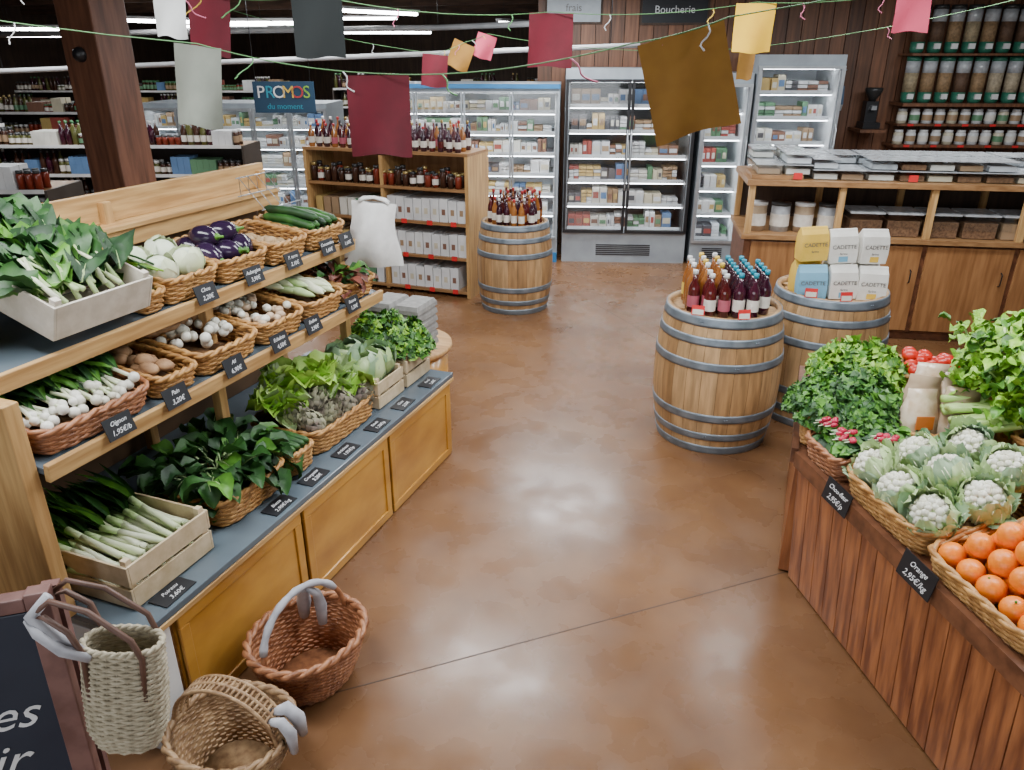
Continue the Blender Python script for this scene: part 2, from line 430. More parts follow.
# --- crates/baskets on base
def group(name, x, y, z, tilt=0, rz=0): return empty(name, T(x,y,z+.002) @ RZ(rz) @ RY(tilt))
palew = mat('poplar_crate', (.66,.53,.35), (.50,.38,.22), .55, 6, (3,3,3), .06)
g = group('crate_of_leeks', -1.91, 1.46, ZB); crate(.42,.34,.16,palew,g)
b = B()
for i in range(50):
    leek(b, (.15+U(-.04,.03), -.145+.29*((i*.37) % 1), .05+.014*(i//8)+U(0,.01)), pi+U(-.12,.28), .48, .0095, .35, .16+U(-.03,.08), .32)
b.build('leeks', None, g)
g = group('basket_of_chard', -1.90, 1.90, ZB); tray(.36,.36,.10,parent=g)
b = B()
for k in range(190):
    x, y = U(-.17,.11), U(-.16,.18); b.leaf((x,y,.07+U(0,.09)), math.atan2(y,x)+U(-1.2,1.2), U(-.1,1.2), U(.10,.17), U(.06,.10), R.choice([gdeep,gdark,gdark,gdark,gmid]), U(.7,2.0), .20, 7, stem=(gpale,.004), cup=.35)
b.build('chard_leaves', None, g)
g = group('basket_of_courgettes', -1.86, 2.18, ZB); tray(.28,.15,.09,parent=g)
b = B()
for i in range(8):
    y = -.045+.03*(i % 4); z = .085+.03*(i//4); b.tube([(-.11,y,z),(-.05,y,z+.004),(.05,y,z+.004),(.12,y,z),(.135,y,z)], .016, gdark, 10, rr=[.008,.017,.018,.014,.006])
b.build('courgettes', None, g)
g = group('basket_of_artichokes', -1.90, 2.52, ZB); tray(.36,.48,.10,parent=g)
ar = [mat('artichoke_scale', (.25,.25,.15), (.15,.12,.10), .6, 12), mat('artichoke_scale_b', (.33,.33,.20), (.20,.15,.13), .6, 12)]
b = B()
for x, y, z in ((.11,-.17,.11),(.12,-.06,.11),(.12,.06,.10),(.02,-.15,.13),(.03,-.03,.14),(.04,.10,.13),(.13,.17,.1)): artichoke(b, (x,y,z), .056, ar)
b.build('artichokes', None, g)
b = B()
for (x, y, z) in ((-.07,-.15,.13),(-.08,.12,.15),(.02,.18,.15),(-.03,.0,.18),(-.12,-.02,.17),(-.02,.10,.18)):
    for k in range(26): b.leaf((x+U(-.02,.02),y+U(-.02,.02),z), U(0,6.28), U(.1,1.4), U(.10,.165), .11, R.choice([glet,glet,glight,glet,gpale]), 1.1, .26, 7, stem=(gpale,.005), cup=.45)
b.build('lettuces', None, g)
g = group('crate_of_cabbages', -1.90, 2.90, ZB); crate(.34,.24,.14,palew,g)
b = B()
for x, y, z in ((.08,-.05,.16),(-.06,-.06,.18),(.06,.06,.16),(-.07,.05,.17)): cabbage(b, (x,y,z), .08, gpale, [gblue,gpale,gblue], flare=3.2, n=11)
b.build('cabbages', None, g)
g = group('crate_of_parsley', -1.90, 3.18, ZB); crate(.34,.25,.15,palew,g)
b = B(); curly(b,.50,.34,.12,.19,2700,[gmid,gmid,glight,gdark],.016); b.build('parsley', None, g)
# --- shelf rows
def on_shelf(i, y, depth, name):
    xf, z = S[i]; M = T(xf,0,z) @ RY(TL) @ T(-depth/2-.012, y, .002)
    return empty(name, M)
onion = mat('onion_white', (.80,.79,.72), (.64,.62,.50), .35, 8)
def onions(b, n, w, d, z):
    for k in range(n):
        x, y = U(-w/2,w/2), U(-d/2,d/2); r = U(.016,.022)
        b.ball((x,y,z+U(0,.03)), r, onion, 10, 7)
g = on_shelf(0, 1.45, .34, 'basket_of_spring_onions'); tray(.34,.40,.075,wickr,parent=g)
b = B()
for i in range(34):
    y = -.17+.34*((i*.41) % 1); x = .12+U(-.06,.02); z = .07+U(0,.04)
    b.ball((x,y,z), U(.012,.018), onion, 10, 7); b.tube([(x,y,z),(x-.08,y+U(-.03,.03),z+.01)], .006, gwhite, 6)
    for k in range(5): b.leaf((x-.06,y,z+.01), pi+U(-.5,.5), U(.0,.45), U(.14,.24), .024, R.choice([gdark,gmid,gdeep]), .7, .05, 4, sl=0)
b.build('spring_onions', None, g)
g = on_shelf(0, 1.76, .30, 'basket_of_bread_rolls'); tray(.30,.17,.07,parent=g)
rl = mat('rustic_root_brown', (.44,.26,.13), (.25,.13,.06), .7, 18, bump=.4)
b = B()
for k in range(12): b.ball((U(-.12,.09),U(-.05,.05),.07+U(0,.03)), .03, rl, 10, 7, rad=(.035,.028,.02), lump=.06)
b.build('bread_rolls', None, g)
g = on_shelf(0, 2.02, .32, 'basket_of_garlic'); tray(.32,.30,.08,parent=g)
b = B(); onions(b, 26, .15, .24, .075)
for k in range(14): b.ball((-.12+U(-.03,.06),U(-.12,.12),.10+U(0,.05)), .03, rl, 10, 7, rad=(.026,.06,.020), rot=RZ(U(-.5,.5)), lump=.07)
b.build('garlic_bulbs', None, g)
shal = mat('shallot_skin', (.66,.50,.35), (.54,.37,.24), .45, 10)
g = on_shelf(0, 2.33, .32, 'basket_of_shallots'); tray(.32,.26,.08,parent=g)
b = B()
for k in range(46): b.ball((U(-.12,.12),U(-.10,.10),.065+U(0,.035)), .02, R.choice([shal,onion,onion]), 8, 6, rad=(.022,.017,.016), rot=RZ(U(0,3)))
b.build('shallots', None, g)
g = on_shelf(0, 2.62, .32, 'basket_of_endives'); tray(.32,.26,.08,parent=g)
b = B()
for k in range(18):
    x, y = U(-.09,.10), U(-.10,.10); a = U(-.4,.4); M = T(x,y,.09+U(0,.03)) @ RZ(a) @ RY(pi/2)
    b.lathe([(.006,-.06),(.016,-.045),(.019,-.01),(.014,.035),(.004,.065)], R.choice([gwhite,gpale,gwhite]), M, 9)
    b.leaf((x,y,.09), a+pi, .2, .12, .05, R.choice([glight,gpale]), .8)
b.build('endives', None, g)
g = on_shelf(0, 2.90, .32, 'basket_of_red_lettuce'); tray(.32,.24,.08,parent=g)
rd = mat('red_leaf', (.20,.05,.03), (.08,.03,.02), .5, 10)
b = B(); leafy(b,.22,.16,.06,50,.11,.06,[gmid,rd,gdark,rd],(.1,1.0),1.3,.2); b.build('red_lettuce_leaves', None, g)
# top row
wcr = mat('whitewashed_crate', (.68,.62,.53), (.52,.46,.37), .6, 6, (3,3,3), .05)
g = empty('crate_of_swiss_chard', T(-2.17,1.61,1.325) @ RY(radians(20))); crate(.47,.36,.12,wcr,g,slats=1)
b = B()
for k in range(190):
    y = -.15+.30*((k*.39) % 1); x = U(-.20,.15)
    b.leaf((x, y, .05+U(0,.07)), pi+U(-.9,.9)-y*1.0, U(-.05,.75), U(.13,.22), U(.07,.115), R.choice([gdeep,gdeep,gdark,gdark,gdark,gmid]), U(.6,1.7), .24, 8, stem=(gpale,.003), sl=.05, sf=.45, cup=.35)
for k in range(12):
    y = -.13+.26*((k*.39) % 1); b.tube([(.185+U(-.02,.01),y,.06+U(0,.05)),(.10,y+U(-.02,.02),.10+U(0,.05)),(.02,y+U(-.05,.05),.15)], .006, R.choice([gwhite,gpale]), 6, rr=[.009,.007,.004])
b.build('swiss_chard', None, g)
g = on_shelf(1, 1.845, .30, 'basket_of_green_beans'); tray(.30,.09,.07,parent=g)
b = B()
for k in range(90):
    x, y, z = U(-.10,.08), U(-.05,.06), .06+U(0,.09); a = U(-.3,.3)
    b.tube([(x-.07*cos(a),y-.07*sin(a),z+U(0,.02)),(x,y,z+.01),(x+.07*cos(a),y+.07*sin(a),z)], .004, R.choice([gmid,glight,gdark]), 5)
b.build('green_beans', None, g)
wcab = mat('white_cabbage', (.78,.82,.70), (.62,.72,.48), .45, 5)
g = on_shelf(1, 2.03, .32, 'basket_of_white_cabbages'); tray(.32,.26,.085,parent=g)
b = B()
for x, y in ((.07,-.07),(.07,.06),(-.07,-.05),(-.06,.08)): cabbage(b, (x,y,.10), .062, wcab, [wcab,gwhite,gwhite], n=6)
b.build('white_cabbages', None, g)
aub = mat('aubergine_skin', (.030,.013,.042), (.016,.008,.024), .18, 4)
g = on_shelf(1, 2.31, .32, 'basket_of_aubergines'); tray(.32,.27,.085,parent=g)
b = B()
for i, (x, y, z) in enumerate(((.06,-.09,.09),(.07,0,.09),(.06,.09,.09),(-.05,-.06,.09),(-.05,.06,.09),(.0,-.04,.14),(.0,.06,.14))):
    M = T(x,y,z) @ RZ(U(-.7,.7)) @ RY(pi/2+U(-.3,.3))
    b.lathe([(.012,-.06),(.034,-.052),(.046,-.025),(.046,.005),(.034,.035),(.018,.052),(.006,.056)], aub, M, 14)
    b.lathe([(.022,.042),(.012,.058),(.006,.062),(.005,.08)], gmid, M, 8)
b.build('aubergines', None, g)
g = on_shelf(1, 2.59, .32, 'basket_of_potatoes'); tray(.32,.24,.085,parent=g)
pot = mat('potato_skin', (.50,.34,.18), (.36,.23,.11), .7, 12, bump=.2)
b = B()
for k in range(34): b.ball((U(-.12,.12),U(-.09,.09),.035+U(0,.02)), .03, pot, 10, 7, rad=(.03,.022,.018), rot=RZ(U(0,3)), lump=.04)
b.build('potatoes', None, g)
g = on_shelf(1, 2.87, .32, 'basket_of_cucumbers'); tray(.32,.27,.085,parent=g)
b = B()
for i in range(11):
    y = -.10+.045*(i % 5)+.02*(i//5); z = .07+.033*(i//5); a = U(-.12,.12)
    b.tube([(-.13,y-a*.1,z),(-.11,y-a*.1,z),(0,y,z+.008),(.11,y+a*.1,z),(.13,y+a*.1,z)], .02, R.choice([gdark,gdeep,gdark]), 10, rr=[.008,.018,.021,.018,.007])
b.build('cucumbers', None, g)
# price labels
def label(M, w, h, t1, t2, name='price_label'):
    b = B(); b.box((0,0,0), (w,h,.003), slate); o = b.build(name, M)
    text(t1, o, T(0,h*.2,.0022), h*.30, chalk, 'chalk_name', shear=.4); text(t2, o, T(0,-h*.22,.0022), h*.34, chalk, 'chalk_price', shear=.3)
for y, a, c in ((1.40,'Poireau','3,60€'),(1.93,'Blette','2,90€/kg'),(2.15,'Courgette','3,20€'),(2.38,'Artichaut','1,95€/p'),(2.64,'Salade','1,20€/p'),(2.88,'Chou','2,50€'),(3.16,'Persil','1,00€')):
    label(T(-1.662,y,.474) @ RZ(pi/2+.04) @ RX(.04), .13, .07, a, c)
def edge_label(i, y, a, c, w=.10, h=.066):
    xf, z = S[i]; label(T(xf+.026,y,z+.024) @ RZ(pi/2) @ RX(radians(72)), w, h, a, c)
for y, a, c in ((1.47,'Oignon','1,95€/b'),(1.70,'Pain','3,20€'),(1.98,'Ail','6,90€'),(2.24,'Echalote','4,50€'),(2.46,'Endive','3,90€'),(2.76,'Batavia','1,20€')): edge_label(0,y,a,c)
for y, a, c in ((2.04,'Chou','2,20€'),(2.30,'Aubergine','3,90€'),(2.55,'P. terre','2,10€'),(2.80,'Concombre','1,60€'),(2.95,'Bio','1,60€')): edge_label(1,y,a,c)
b = B()
for k in range(5): b.tube([(-2.36,2.78+k*.06,1.42),(-2.36,2.78+k*.06,1.50),(-2.24,2.78+k*.06,1.37)], .002, steel, 4)
for z, x in ((1.50,-2.36),(1.37,-2.24),(1.422,-2.36)): b.tube([(x,2.76,z),(x,3.04,z)], .0028, steel, 5)
b.build('wire_rack')
canvas = mat('canvas_cloth', (.76,.75,.73), (.66,.65,.63), .9, 20, bump=.1)
b = B(); vs = []; fs = []; n = 14
for j in range(n+1):
    for side in (0,1):
        for k in range(n+1):
            f = k/n; t = j/n; wd = .105+.035*t
            vs.append((-wd+2*wd*f+.014*sin(t*5+f*3), (.05 if side else -.05)*sin(pi*f)*sin(pi*(.12+.85*t))*1.3+.016*sin(f*11+t*4)*t, -.31*t*(1+.04*sin(f*4+1))))
st = 2*(n+1)
for j in range(n):
    for sd in (0,1):
        for k in range(n):
            a = j*st+sd*(n+1)+k; fs.append((a,a+1,a+st+1,a+st))
b.add(vs, fs, canvas, None, True)
for s_ in (-.02,.02): b.tube([(-.07,s_,0),(-.05,s_,.015),(0,s_*.3,.022),(.05,s_,.015),(.07,s_,0)], .008, canvas, 5)
b.build('canvas_tote_bag', T(-1.90,3.14,1.365) @ RZ(radians(25)) @ RY(radians(6)))
# ================================================================= BARRELS
oak = [mat('barrel_oak_%d' % i, c, tuple(x*.60 for x in c), .5, 7, (5,5,.6), .15) for i, c in enumerate(((.47,.275,.12),(.41,.23,.095),(.52,.32,.15),(.37,.205,.085)))]
def barrel(name, x, y, h=.78, r0=.285, r1=.34, rz=0):
    b = B(); ns = 26; sub = 4; rows = 15
    def rad(t): return r0+(r1-r0)*(1-(2*t-1)**2)
    for s_ in range(ns):
        vs = []; fs = []
        for i in range(rows+1):
            t = i/rows
            for k in range(sub+1):
                a = 2*pi*(s_+.01+.98*k/sub)/ns; rr = rad(t)-(.002 if k in (0,sub) else 0)
                vs.append((rr*cos(a), rr*sin(a), t*h))
        for i in range(rows):
            for k in range(sub):
                q = i*(sub+1)+k; fs.append((q,q+1,q+sub+2,q+sub+1))
        o = len(vs)
        for k in range(sub+1):
            a = 2*pi*(s_+k/sub)/ns; vs.append(((r0-.022)*cos(a),(r0-.022)*sin(a),h))
        for k in range(sub+1):
            a = 2*pi*(s_+k/sub)/ns; vs.append(((r0-.022)*cos(a),(r0-.022)*sin(a),h-.03))
        for k in range(sub):
            fs.append((rows*(sub+1)+k, rows*(sub+1)+k+1, o+k+1, o+k)); fs.append((o+k,o+k+1,o+sub+2+k,o+sub+1+k))
        b.add(vs, fs, R.choice(oak), None, True)
    b.lathe([(r0-.012,.02),(r0-.012,.03)], oak[1], None, 40)
    b.lathe([(r0-.008,.02),(r1-.02,h/2),(r0-.012,h-.02)], jm, None, 40, cap=False)
    for k in range(6):
        w = 2*(r0-.02)/6; xx = -(r0-.02)+w*(k+.5); L = 2*math.sqrt(max(.01,(r0-.022)**2-(abs(xx)+w/2)**2*.96)); b.box((xx,0,h-.035), (w-.003, L, .02), oak[k % 3])
    for t, wd in ((.03,.05),(.14,.042),(.29,.045),(.67,.045),(.84,.042),(.968,.05)):
        pr = []
        for q in (-wd/2,-wd/4,0,wd/4,wd/2): pr.append((rad(min(1,max(0,t+q/h)))+.0035, t*h+q))
        b.lathe([(pr[0][0]-.004,pr[0][1])]+pr+[(pr[-1][0]-.004,pr[-1][1])], metal, None, 52, cap=False)
        a = U(3.5,5.5); rr = rad(t)+.004
        for q in (-.01,.01): b.ball((rr*cos(a+q*2), rr*sin(a+q*2), t*h), .005, metal, 6, 4)
    return b.build(name, T(x,y,0) @ RZ(rz))
B1 = (-.345,4.10); B2_ = (.20,4.60); B3 = (-2.25,5.93)
barrel('wine_barrel', *B1, .77, .30, .345); barrel('wine_barrel', *B2_, .78, .30, .345, rz=1); barrel('wine_barrel', *B3, .74, .275, .32, 2)
def bottle(b, x, y, z, h, r, liq, cap, lab, M=None):
    m = (M or Matrix.Identity(4)) @ T(x,y,z) @ RZ(U(-.4,.4))
    b.lathe([(r*.85,0),(r,.006),(r,h*.55),(r*.9,h*.63),(r*.42,h*.76),(r*.36,h*.93)], liq, m, 12)
    b.lathe([(r*.45,h*.90),(r*.45,h*.99),(r*.35,h)], cap, m, 10)
    if lab: b.lathe([(r*1.02,h*.16),(r*1.02,h*.42)], lab, m, 12, cap=False)
juice_red = mat('dark_berry_juice', (.10,.010,.012), (.05,.006,.006), .08, coat=.5)
juice_amb = mat('amber_juice', (.34,.13,.03), (.22,.07,.013), .08, coat=.5)
juice_pur = mat('purple_juice', (.05,.008,.02), (.02,.005,.012), .08, coat=.5)
capblue = mat('cap_turquoise', (.02,.30,.42), None, .35); capw = mat('cap_white', (.75,.75,.74), None, .35); capr = mat('cap_red', (.45,.03,.03), None, .35)
paper = mat('paper_label', (.72,.69,.62), (.62,.57,.50), .7, 30); yel = mat('yellow_label', (.75,.50,.07), None, .6); pinkl = mat('pink_label', (.45,.10,.14), None, .6)
b = B()
for ix in range(6):
    for iy in range(6):
        x = -.185+ix*.073; y = -.185+iy*.073
        if x*x+y*y > .058: continue
        if ix >= 3: a = (juice_pur, capblue, R.choice([paper,juice_pur]), .235)
        elif iy <= 1: a = (juice_red, capw, R.choice([pinkl,juice_red,paper]), .23)
        else: a = (juice_amb, R.choice([capw,capw,yel]), R.choice([paper,juice_amb,yel]), .25)
        bottle(b, x, y, 0, a[3], .031, a[0], a[1], a[2])
b.build('juice_bottles', T(B1[0],B1[1],.747) @ RZ(.3))
b = B()
for ix in range(7):
    for iy in range(6):
        x = -.20+ix*.064; y = -.17+iy*.064
        if x*x+y*y > .046: continue
        bottle(b, x, y, 0, .22+.04*(iy > 2), .025, R.choice([juice_amb,juice_red,juice_pur,juice_amb]), R.choice([capr,capw,juice_red]), R.choice([paper,paper,juice_amb]))
b.build('juice_bottles', T(B3[0],B3[1],.717))
def tag(x, y, z, rz, name='price_tag'):
    b = B(); b.box((0,0,.022), (.065,.003,.05), redtag); b.box((0,-.002,.014), (.055,.002,.026), paper); b.box((0,.01,-.002), (.04,.02,.003), redtag)
    b.build(name, T(x,y,z) @ RZ(rz) @ RX(-.15))
tag(B1[0]-.10,B1[1]-.275,.773,.1); tag(B1[0]+.13,B1[1]-.262,.773,.5); tag(B2_[0]-.11,B2_[1]-.272,.783,.1); tag(B2_[0]+.07,B2_[1]-.28,.783,.4)
fw = mat('flour_bag_white', (.78,.76,.71), (.68,.65,.59), .7, 10, bump=.15); fy = mat('flour_bag_yellow', (.80,.52,.08), (.70,.44,.05), .7, 10); fb = mat('flour_bag_blue', (.20,.45,.62), None, .7); greylet = mat('grey_ink', (.16,.15,.14), None, .7)
root = empty('flour_bags', T(B2_[0],B2_[1],.747) @ RZ(radians(18)))
for r_, (yy, zz, cols) in enumerate(((-.13,0,(fb,fw,fw)), (-.01,0,(fy,fw,fw)), (-.05,.19,(fy,fw,fw)))):
    for k, m in enumerate(cols):
        b = B(); w, d, h = .150, .09, .185; vs = []; fs = []
        prof = [(0,.96,.96),(.02,1,1),(.3,1.03,1.06),(.6,1.02,1.0),(.8,1.0,.75),(.93,.98,.3),(1.0,.97,.12)]
        for t, sx, sy in prof:
            for a, c in ((-1,-1),(0,-1.06),(1,-1),(1.02,0),(1,1),(0,1.06),(-1,1),(-1.02,0)): vs.append((a*w/2*sx, c*d/2*sy, t*h))
        for i in range(len(prof)-1):
            for q in range(8): fs.append((i*8+q, i*8+(q+1) % 8, (i+1)*8+(q+1) % 8, (i+1)*8+q))
        fs.append(tuple(range(8))[::-1]); fs.append(tuple(48+q for q in range(8)))
        b.add(vs, fs, m)
        o = b.build('flour_bag_%d_%d' % (r_+1,k+1), T(-.162+k*.160, yy, zz+U(-.0,.012)) @ RZ(U(-.16,.16)) @ RY(U(-.05,.05)), root, .004)
        text('CADETTE', o, T(0,-d/2*1.10-.002,h*.5) @ RX(pi/2), .030, greylet); text('farine', o, T(0,-d/2*1.09-.002,h*.3) @ RX(pi/2), .018, greylet)
        if m is fw:
            bb = B(); bb.box((0,0,0), (.05,.002,.03), fb if k == 1 else fy); bb.build('bag_print', T(0,-d/2*1.07-.001,h*.14), o)
# ================================================================= FRIDGES
glow = mat('fridge_led', (.9,.95,1), (.9,.95,1), emis=18)
gl = glass('door_glass', fac=.05)
pal = [mat('pack_%d' % i, c, tuple(x*.8 for x in c), .4) for i, c in enumerate(((.75,.76,.76),(.72,.70,.62),(.40,.09,.07),(.60,.42,.15),(.12,.26,.14),(.12,.22,.40),(.36,.24,.14),(.75,.74,.72),(.24,.12,.08),(.66,.60,.44),(.10,.10,.11),(.70,.72,.74)))]
inner = mat('fridge_liner_white', (.72,.76,.79), None, .4); innerd = mat('fridge_liner_dark', (.05,.055,.06), None, .4)
bluef = mat('fridge_blue_trim', (.03,.20,.45), None, .35); fgrey = mat('fridge_grey', (.33,.37,.40), (.27,.30,.33), .35)
def fridge(name, M, w, h, doors, body, liner, frame, base=.28, head=.14, ns=6, depth=.78, trimm=None, packs=pal, handle=True, fr=.028):
    b = B(); t = .04
    b.b2((0,depth-.04,.0), (w,depth,h), body, M); b.b2((0,0,0), (t,depth-.04,h), body, M); b.b2((w-t,0,0), (w,depth-.04,h), body, M)
    b.b2((t,0,h-head), (w-t,depth-.04,h), body, M); b.b2((t,0,0), (w-t,depth-.04,base), body, M)
    b.b2((t,depth-.06,base), (w-t,depth-.041,h-head), liner, M)
    b.b2((t,0,base), (t+.008,depth-.06,h-head), liner, M); b.b2((w-t-.008,0,base), (w-t,depth-.06,h-head), liner, M)
    if trimm: b.b2((0,-.03,h-head*.5), (w,-.001,h), trimm, M); b.b2((.0,-.028,0), (w,-.001,base*.4), trimm, M)
    for k in range(6): b.b2((w*.28,-.005,base*.25+k*.02), (w*.72,.0,base*.25+k*.02+.010), black, M)
    H = h-head-base
    for i in range(ns):
        z = base+H*i/ns+.01
        b.b2((t+.009,.14,z), (w-t-.009,depth-.07,z+.012), liner, M)
        b.b2((t+.009,.128,z-.004), (w-t-.009,.1395,z+.026), inner, M)
        b.b2((t+.009,.145,z+H/ns-.020), (w-t-.009,.16,z+H/ns-.013), glow, M)
        x = t+.02; sh = H/ns-.055; guard = 0
        while x < w-t-.06 and guard < 200:
            guard += 1
            pwid = U(.04,.10); hh = sh*U(.5,.95); m = R.choice(packs); n = R.choice((1,2,2,3)); low = U(0,1) < .3
            for q in range(n):
                if x+pwid > w-t-.02: x += .02; break
                y_ = .17+U(0,.04)
                if low:
                    for j in range(int(hh/.035)): b.b2((x,y_+U(0,.01),z+.013+j*.034), (x+pwid-.006,.40,z+.013+j*.034+.028), R.choice((m,pal[0],m)), M)
                else:
                    b.b2((x,y_,z+.013), (x+pwid-.006,.40,z+.013+hh), m, M)
                    b.b2((x+.008,y_-.002,z+.013+hh*.3), (x+pwid-.014,y_,z+.013+hh*.7), R.choice(packs), M)
                x += pwid
    dw_ = w/doors
    for k in range(doors):
        a, c = k*dw_+.004, (k+1)*dw_-.004; z0, z1 = base, h-head*.8; y0, y1 = -.03, -.002
        b.b2((a,y0,z0), (a+fr,y1,z1), frame, M); b.b2((c-fr,y0,z0), (c,y1,z1), frame, M)
        b.b2((a+fr,y0,z0), (c-fr,y1,z0+fr), frame, M); b.b2((a+fr,y0,z1-fr), (c-fr,y1,z1), frame, M)
        b.b2((a+fr,-.018,z0+fr), (c-fr,-.014,z1-fr), gl, M)
        if handle: hx = c-fr/2 if k % 2 == 0 else a+fr/2; b.tube([(hx,-.035,z0+H*.3),(hx,-.06,z0+H*.33),(hx,-.06,z0+H*.67),(hx,-.035,z0+H*.7)], .008, steel, 6, M)
    return b.build(name, None)
fridge('glass_door_refrigerator', FB @ T(-.04,0,0), 1.27, 1.88, 2, fgrey, innerd, black, .31, .12, 6)
fridge('glass_door_refrigerator', FB @ T(1.28,.0,0), .46, 1.84, 1, fgrey, inner, steel, .22, .12, 6)
fridge('glass_door_refrigerator', FB @ T(1.76,-.02,0), .80, 2.0, 1, fgrey, inner, steel, .25, .12, 7)
fridge('refrigerated_display_case', FB @ T(-1.99,-.02,0), 1.90, 1.74, 4, fgrey, inner, fgrey, .25, .08, 7, trimm=bluef, fr=.018)
fridge('refrigerated_display_case', T(-7.75,7.55,0) @ RZ(radians(18)), 2.3, 1.46, 5, fgrey, inner, steel, .2, .07, 5)
# ================================================================= BACK SHELF UNIT
def jar(b, x, y, z, r, h, m, lid, lab, M=None):
    q = (M or Matrix.Identity(4)) @ T(x,y,z)
    b.lathe([(r,0),(r,h*.75),(r*.8,h*.85)], m, q, 9); b.lathe([(r*.85,h*.83),(r*.85,h)], lid, q, 9)
    if lab: b.lathe([(r*1.03,h*.2),(r*1.03,h*.6)], lab, q, 9, cap=False)
jm1 = mat('jar_dark', (.05,.02,.012), None, .15); jm2 = mat('jar_olive', (.10,.10,.03), None, .15); jm3 = mat('jar_red', (.20,.03,.015), None, .15); jm4 = mat('jar_honey', (.32,.15,.03), None, .15)
lidg = mat('lid_gold', (.45,.33,.12), None, .3, metal=.5); lidd = mat('lid_dark', (.03,.03,.03), None, .4); lidgr = mat('lid_green', (.06,.20,.08), None, .4)
b = B(); xa, xb, ya, yb = -4.30, -2.68, 5.95, 6.40
b.b2((xb-.03,ya,0), (xb,yb,1.22), pineZ); b.b2((xa,ya,0), (xa+.03,yb,1.22), pineZ); b.b2((xa+.03,yb-.015,0), (xb-.03,yb,1.2), doorwood); b.b2((xb-.85,ya+.01,.02), (xb-.82,yb-.016,1.20), pineZ)
for z in (.06,.36,.66,.95): b.b2((xa+.03,ya+.005,z-.025), (xb-.03,yb-.016,z), browntop)
b.b2((xa,ya,1.2201), (xb,yb,1.245), browntop)
b.build('wooden_grocery_shelf')
b = B(); palc = (pal[0],pal[1],pal[3],pal[6],pal[8],pal[11],pal[4])
for z in (.061,.361,.661):
    for k in range(9 if z > .1 else 8):
        x = xb-.80+k*.085; hh = .19+U(-.01,.01)
        b.b2((x,ya+.03,z), (x+.078,yb-.05,z+hh), pal[0]); b.b2((x+.022,ya+.028,z+.06), (x+.055,ya+.0295,z+.11), R.choice([pal[8],pal[6],pal[9]]))
    for k in range(8):
        x = xa+.07+k*.085; b.b2((x,ya+.03,z), (x+.07,yb-.05,z+.15), R.choice(palc))
    for x in (xb-.65,xb-.4,xb-.17): b.b2((x,ya-.004,z-.028), (x+.05,ya+.004,z+.012), redtag)
b.build('white_food_cartons')
b = B()
for row in range(2):
    for k in range(21):
        x = xa+.07+k*.072
        jar(b, x, ya+.05+row*.09, .951, .03, .12+.04*(k % 3 == 0), R.choice([jm1,jm3,jm1]), R.choice([lidd,lidg]), R.choice([paper,None,None]))
b.build('preserve_jars')
b = B()
for row in range(3):
    for k in range(19):
        bottle(b, xa+.07+k*.08, ya+.06+row*.1, 1.246, .20+.02*row, .027, R.choice([juice_red,juice_pur,juice_pur,juice_amb]), R.choice([capw,capr,lidd,lidg]), R.choice([paper,pinkl,paper,juice_red]))
b.build('syrup_bottles')
# ================================================================= COUNTER
CF = T(-.40,5.90,0) @ RZ(radians(12))
b = B()
b.b2((0,.04,.0), (3.8,.75,.06), redwoodd, CF); b.b2((0,.02,.06), (3.8,.75,.74), redwoodd, CF)
for k in range(6):
    x = .05+k*.62
    b.b2((x,-.002,.08), (x+.585,.0199,.72), doorwood, CF)
    b.tube([(x+.53,-.004,.45),(x+.53,-.03,.46),(x+.53,-.03,.54),(x+.53,-.004,.55)], .005, black, 5, CF)
b.b2((-.03,-.03,.7401), (3.8,.75,.775), browntop, CF)
for x in (-.01,.62,1.24,1.86,2.48,3.1): b.b2((x,-.01,.776), (x+.045,.03,1.13), pineZ, CF); b.b2((x,.70,.776), (x+.045,.74,1.13), pineZ, CF)
b.b2((-.03,-.03,1.1301), (3.8,.75,1.17), browntop, CF); b.b2((0,.74,.776), (3.8,.755,1.13), dw, CF)
b.b2((-.0,.02,1.171), (.36,.36,1.20), browntop, CF)
b.build('wooden_shop_counter', None, None, .002)
clear = mat('clear_plastic_box', (.46,.48,.50), (.32,.33,.34), .12, 20); nut = mat('nut_mix', (.22,.12,.06), (.10,.05,.025), .6, 60)
cbox = glass('clear_box_plastic', (.95,.97,.98), .16)
b = B()
for rw in range(2):
    for k in range(19):
        x = .02+k*.195; wd_ = U(.165,.19); yc = .17+rw*.33
        for j in range(R.choice((1,2,2)) if rw == 0 else 2):
            z = 1.171+j*.075+(.03 if x < .36 else 0); q = U(-.008,.008)
            b.box((x+.1+q,yc,z+.034), (wd_,.28,.066), cbox, CF, 1.04)
            b.box((x+.1+q,yc,z+.024), (wd_-.02,.25,.036), R.choice([pal[6],pal[1],nut,pal[9],clear,pal[0],pal[11]]), CF)
            b.box((x+.1+q,yc,z+.071), (wd_+.012,.295,.006), clear, CF)
    if rw == 0:
        for k in (1,5,9,13): b.box((.02+k*.195+.1,-.005,1.20), (.06,.004,.045), redtag, CF)
b.build('stacked_plastic_trays')
b = B()
for k in range(11):
    x = .85+k*.26
    b.box((x,.18,.776+.11), (.235,.28,.10), cbox, CF, .98); b.box((x,.18,.776+.06), (.22,.265,.11), R.choice([nut,nut,pal[6]]), CF); b.box((x,.18,.776+.168), (.24,.285,.012), clear, CF)
b.build('bulk_food_boxes')
kraft = mat('kraft_paper', (.42,.31,.20), (.34,.24,.15), .8, 15)
b = B()
for k in range(4):
    x = .09+k*.17; M = CF @ T(x,.16,.776); b.lathe([(.07,0),(.07,.19)], clear if k % 2 else kraft, M, 16); b.lathe([(.073,.19),(.073,.21)], lidd if k % 2 else capw, M, 16); b.lathe([(.0715,.04),(.0715,.13)], paper, M, 16, cap=False)
b.build('storage_canisters')
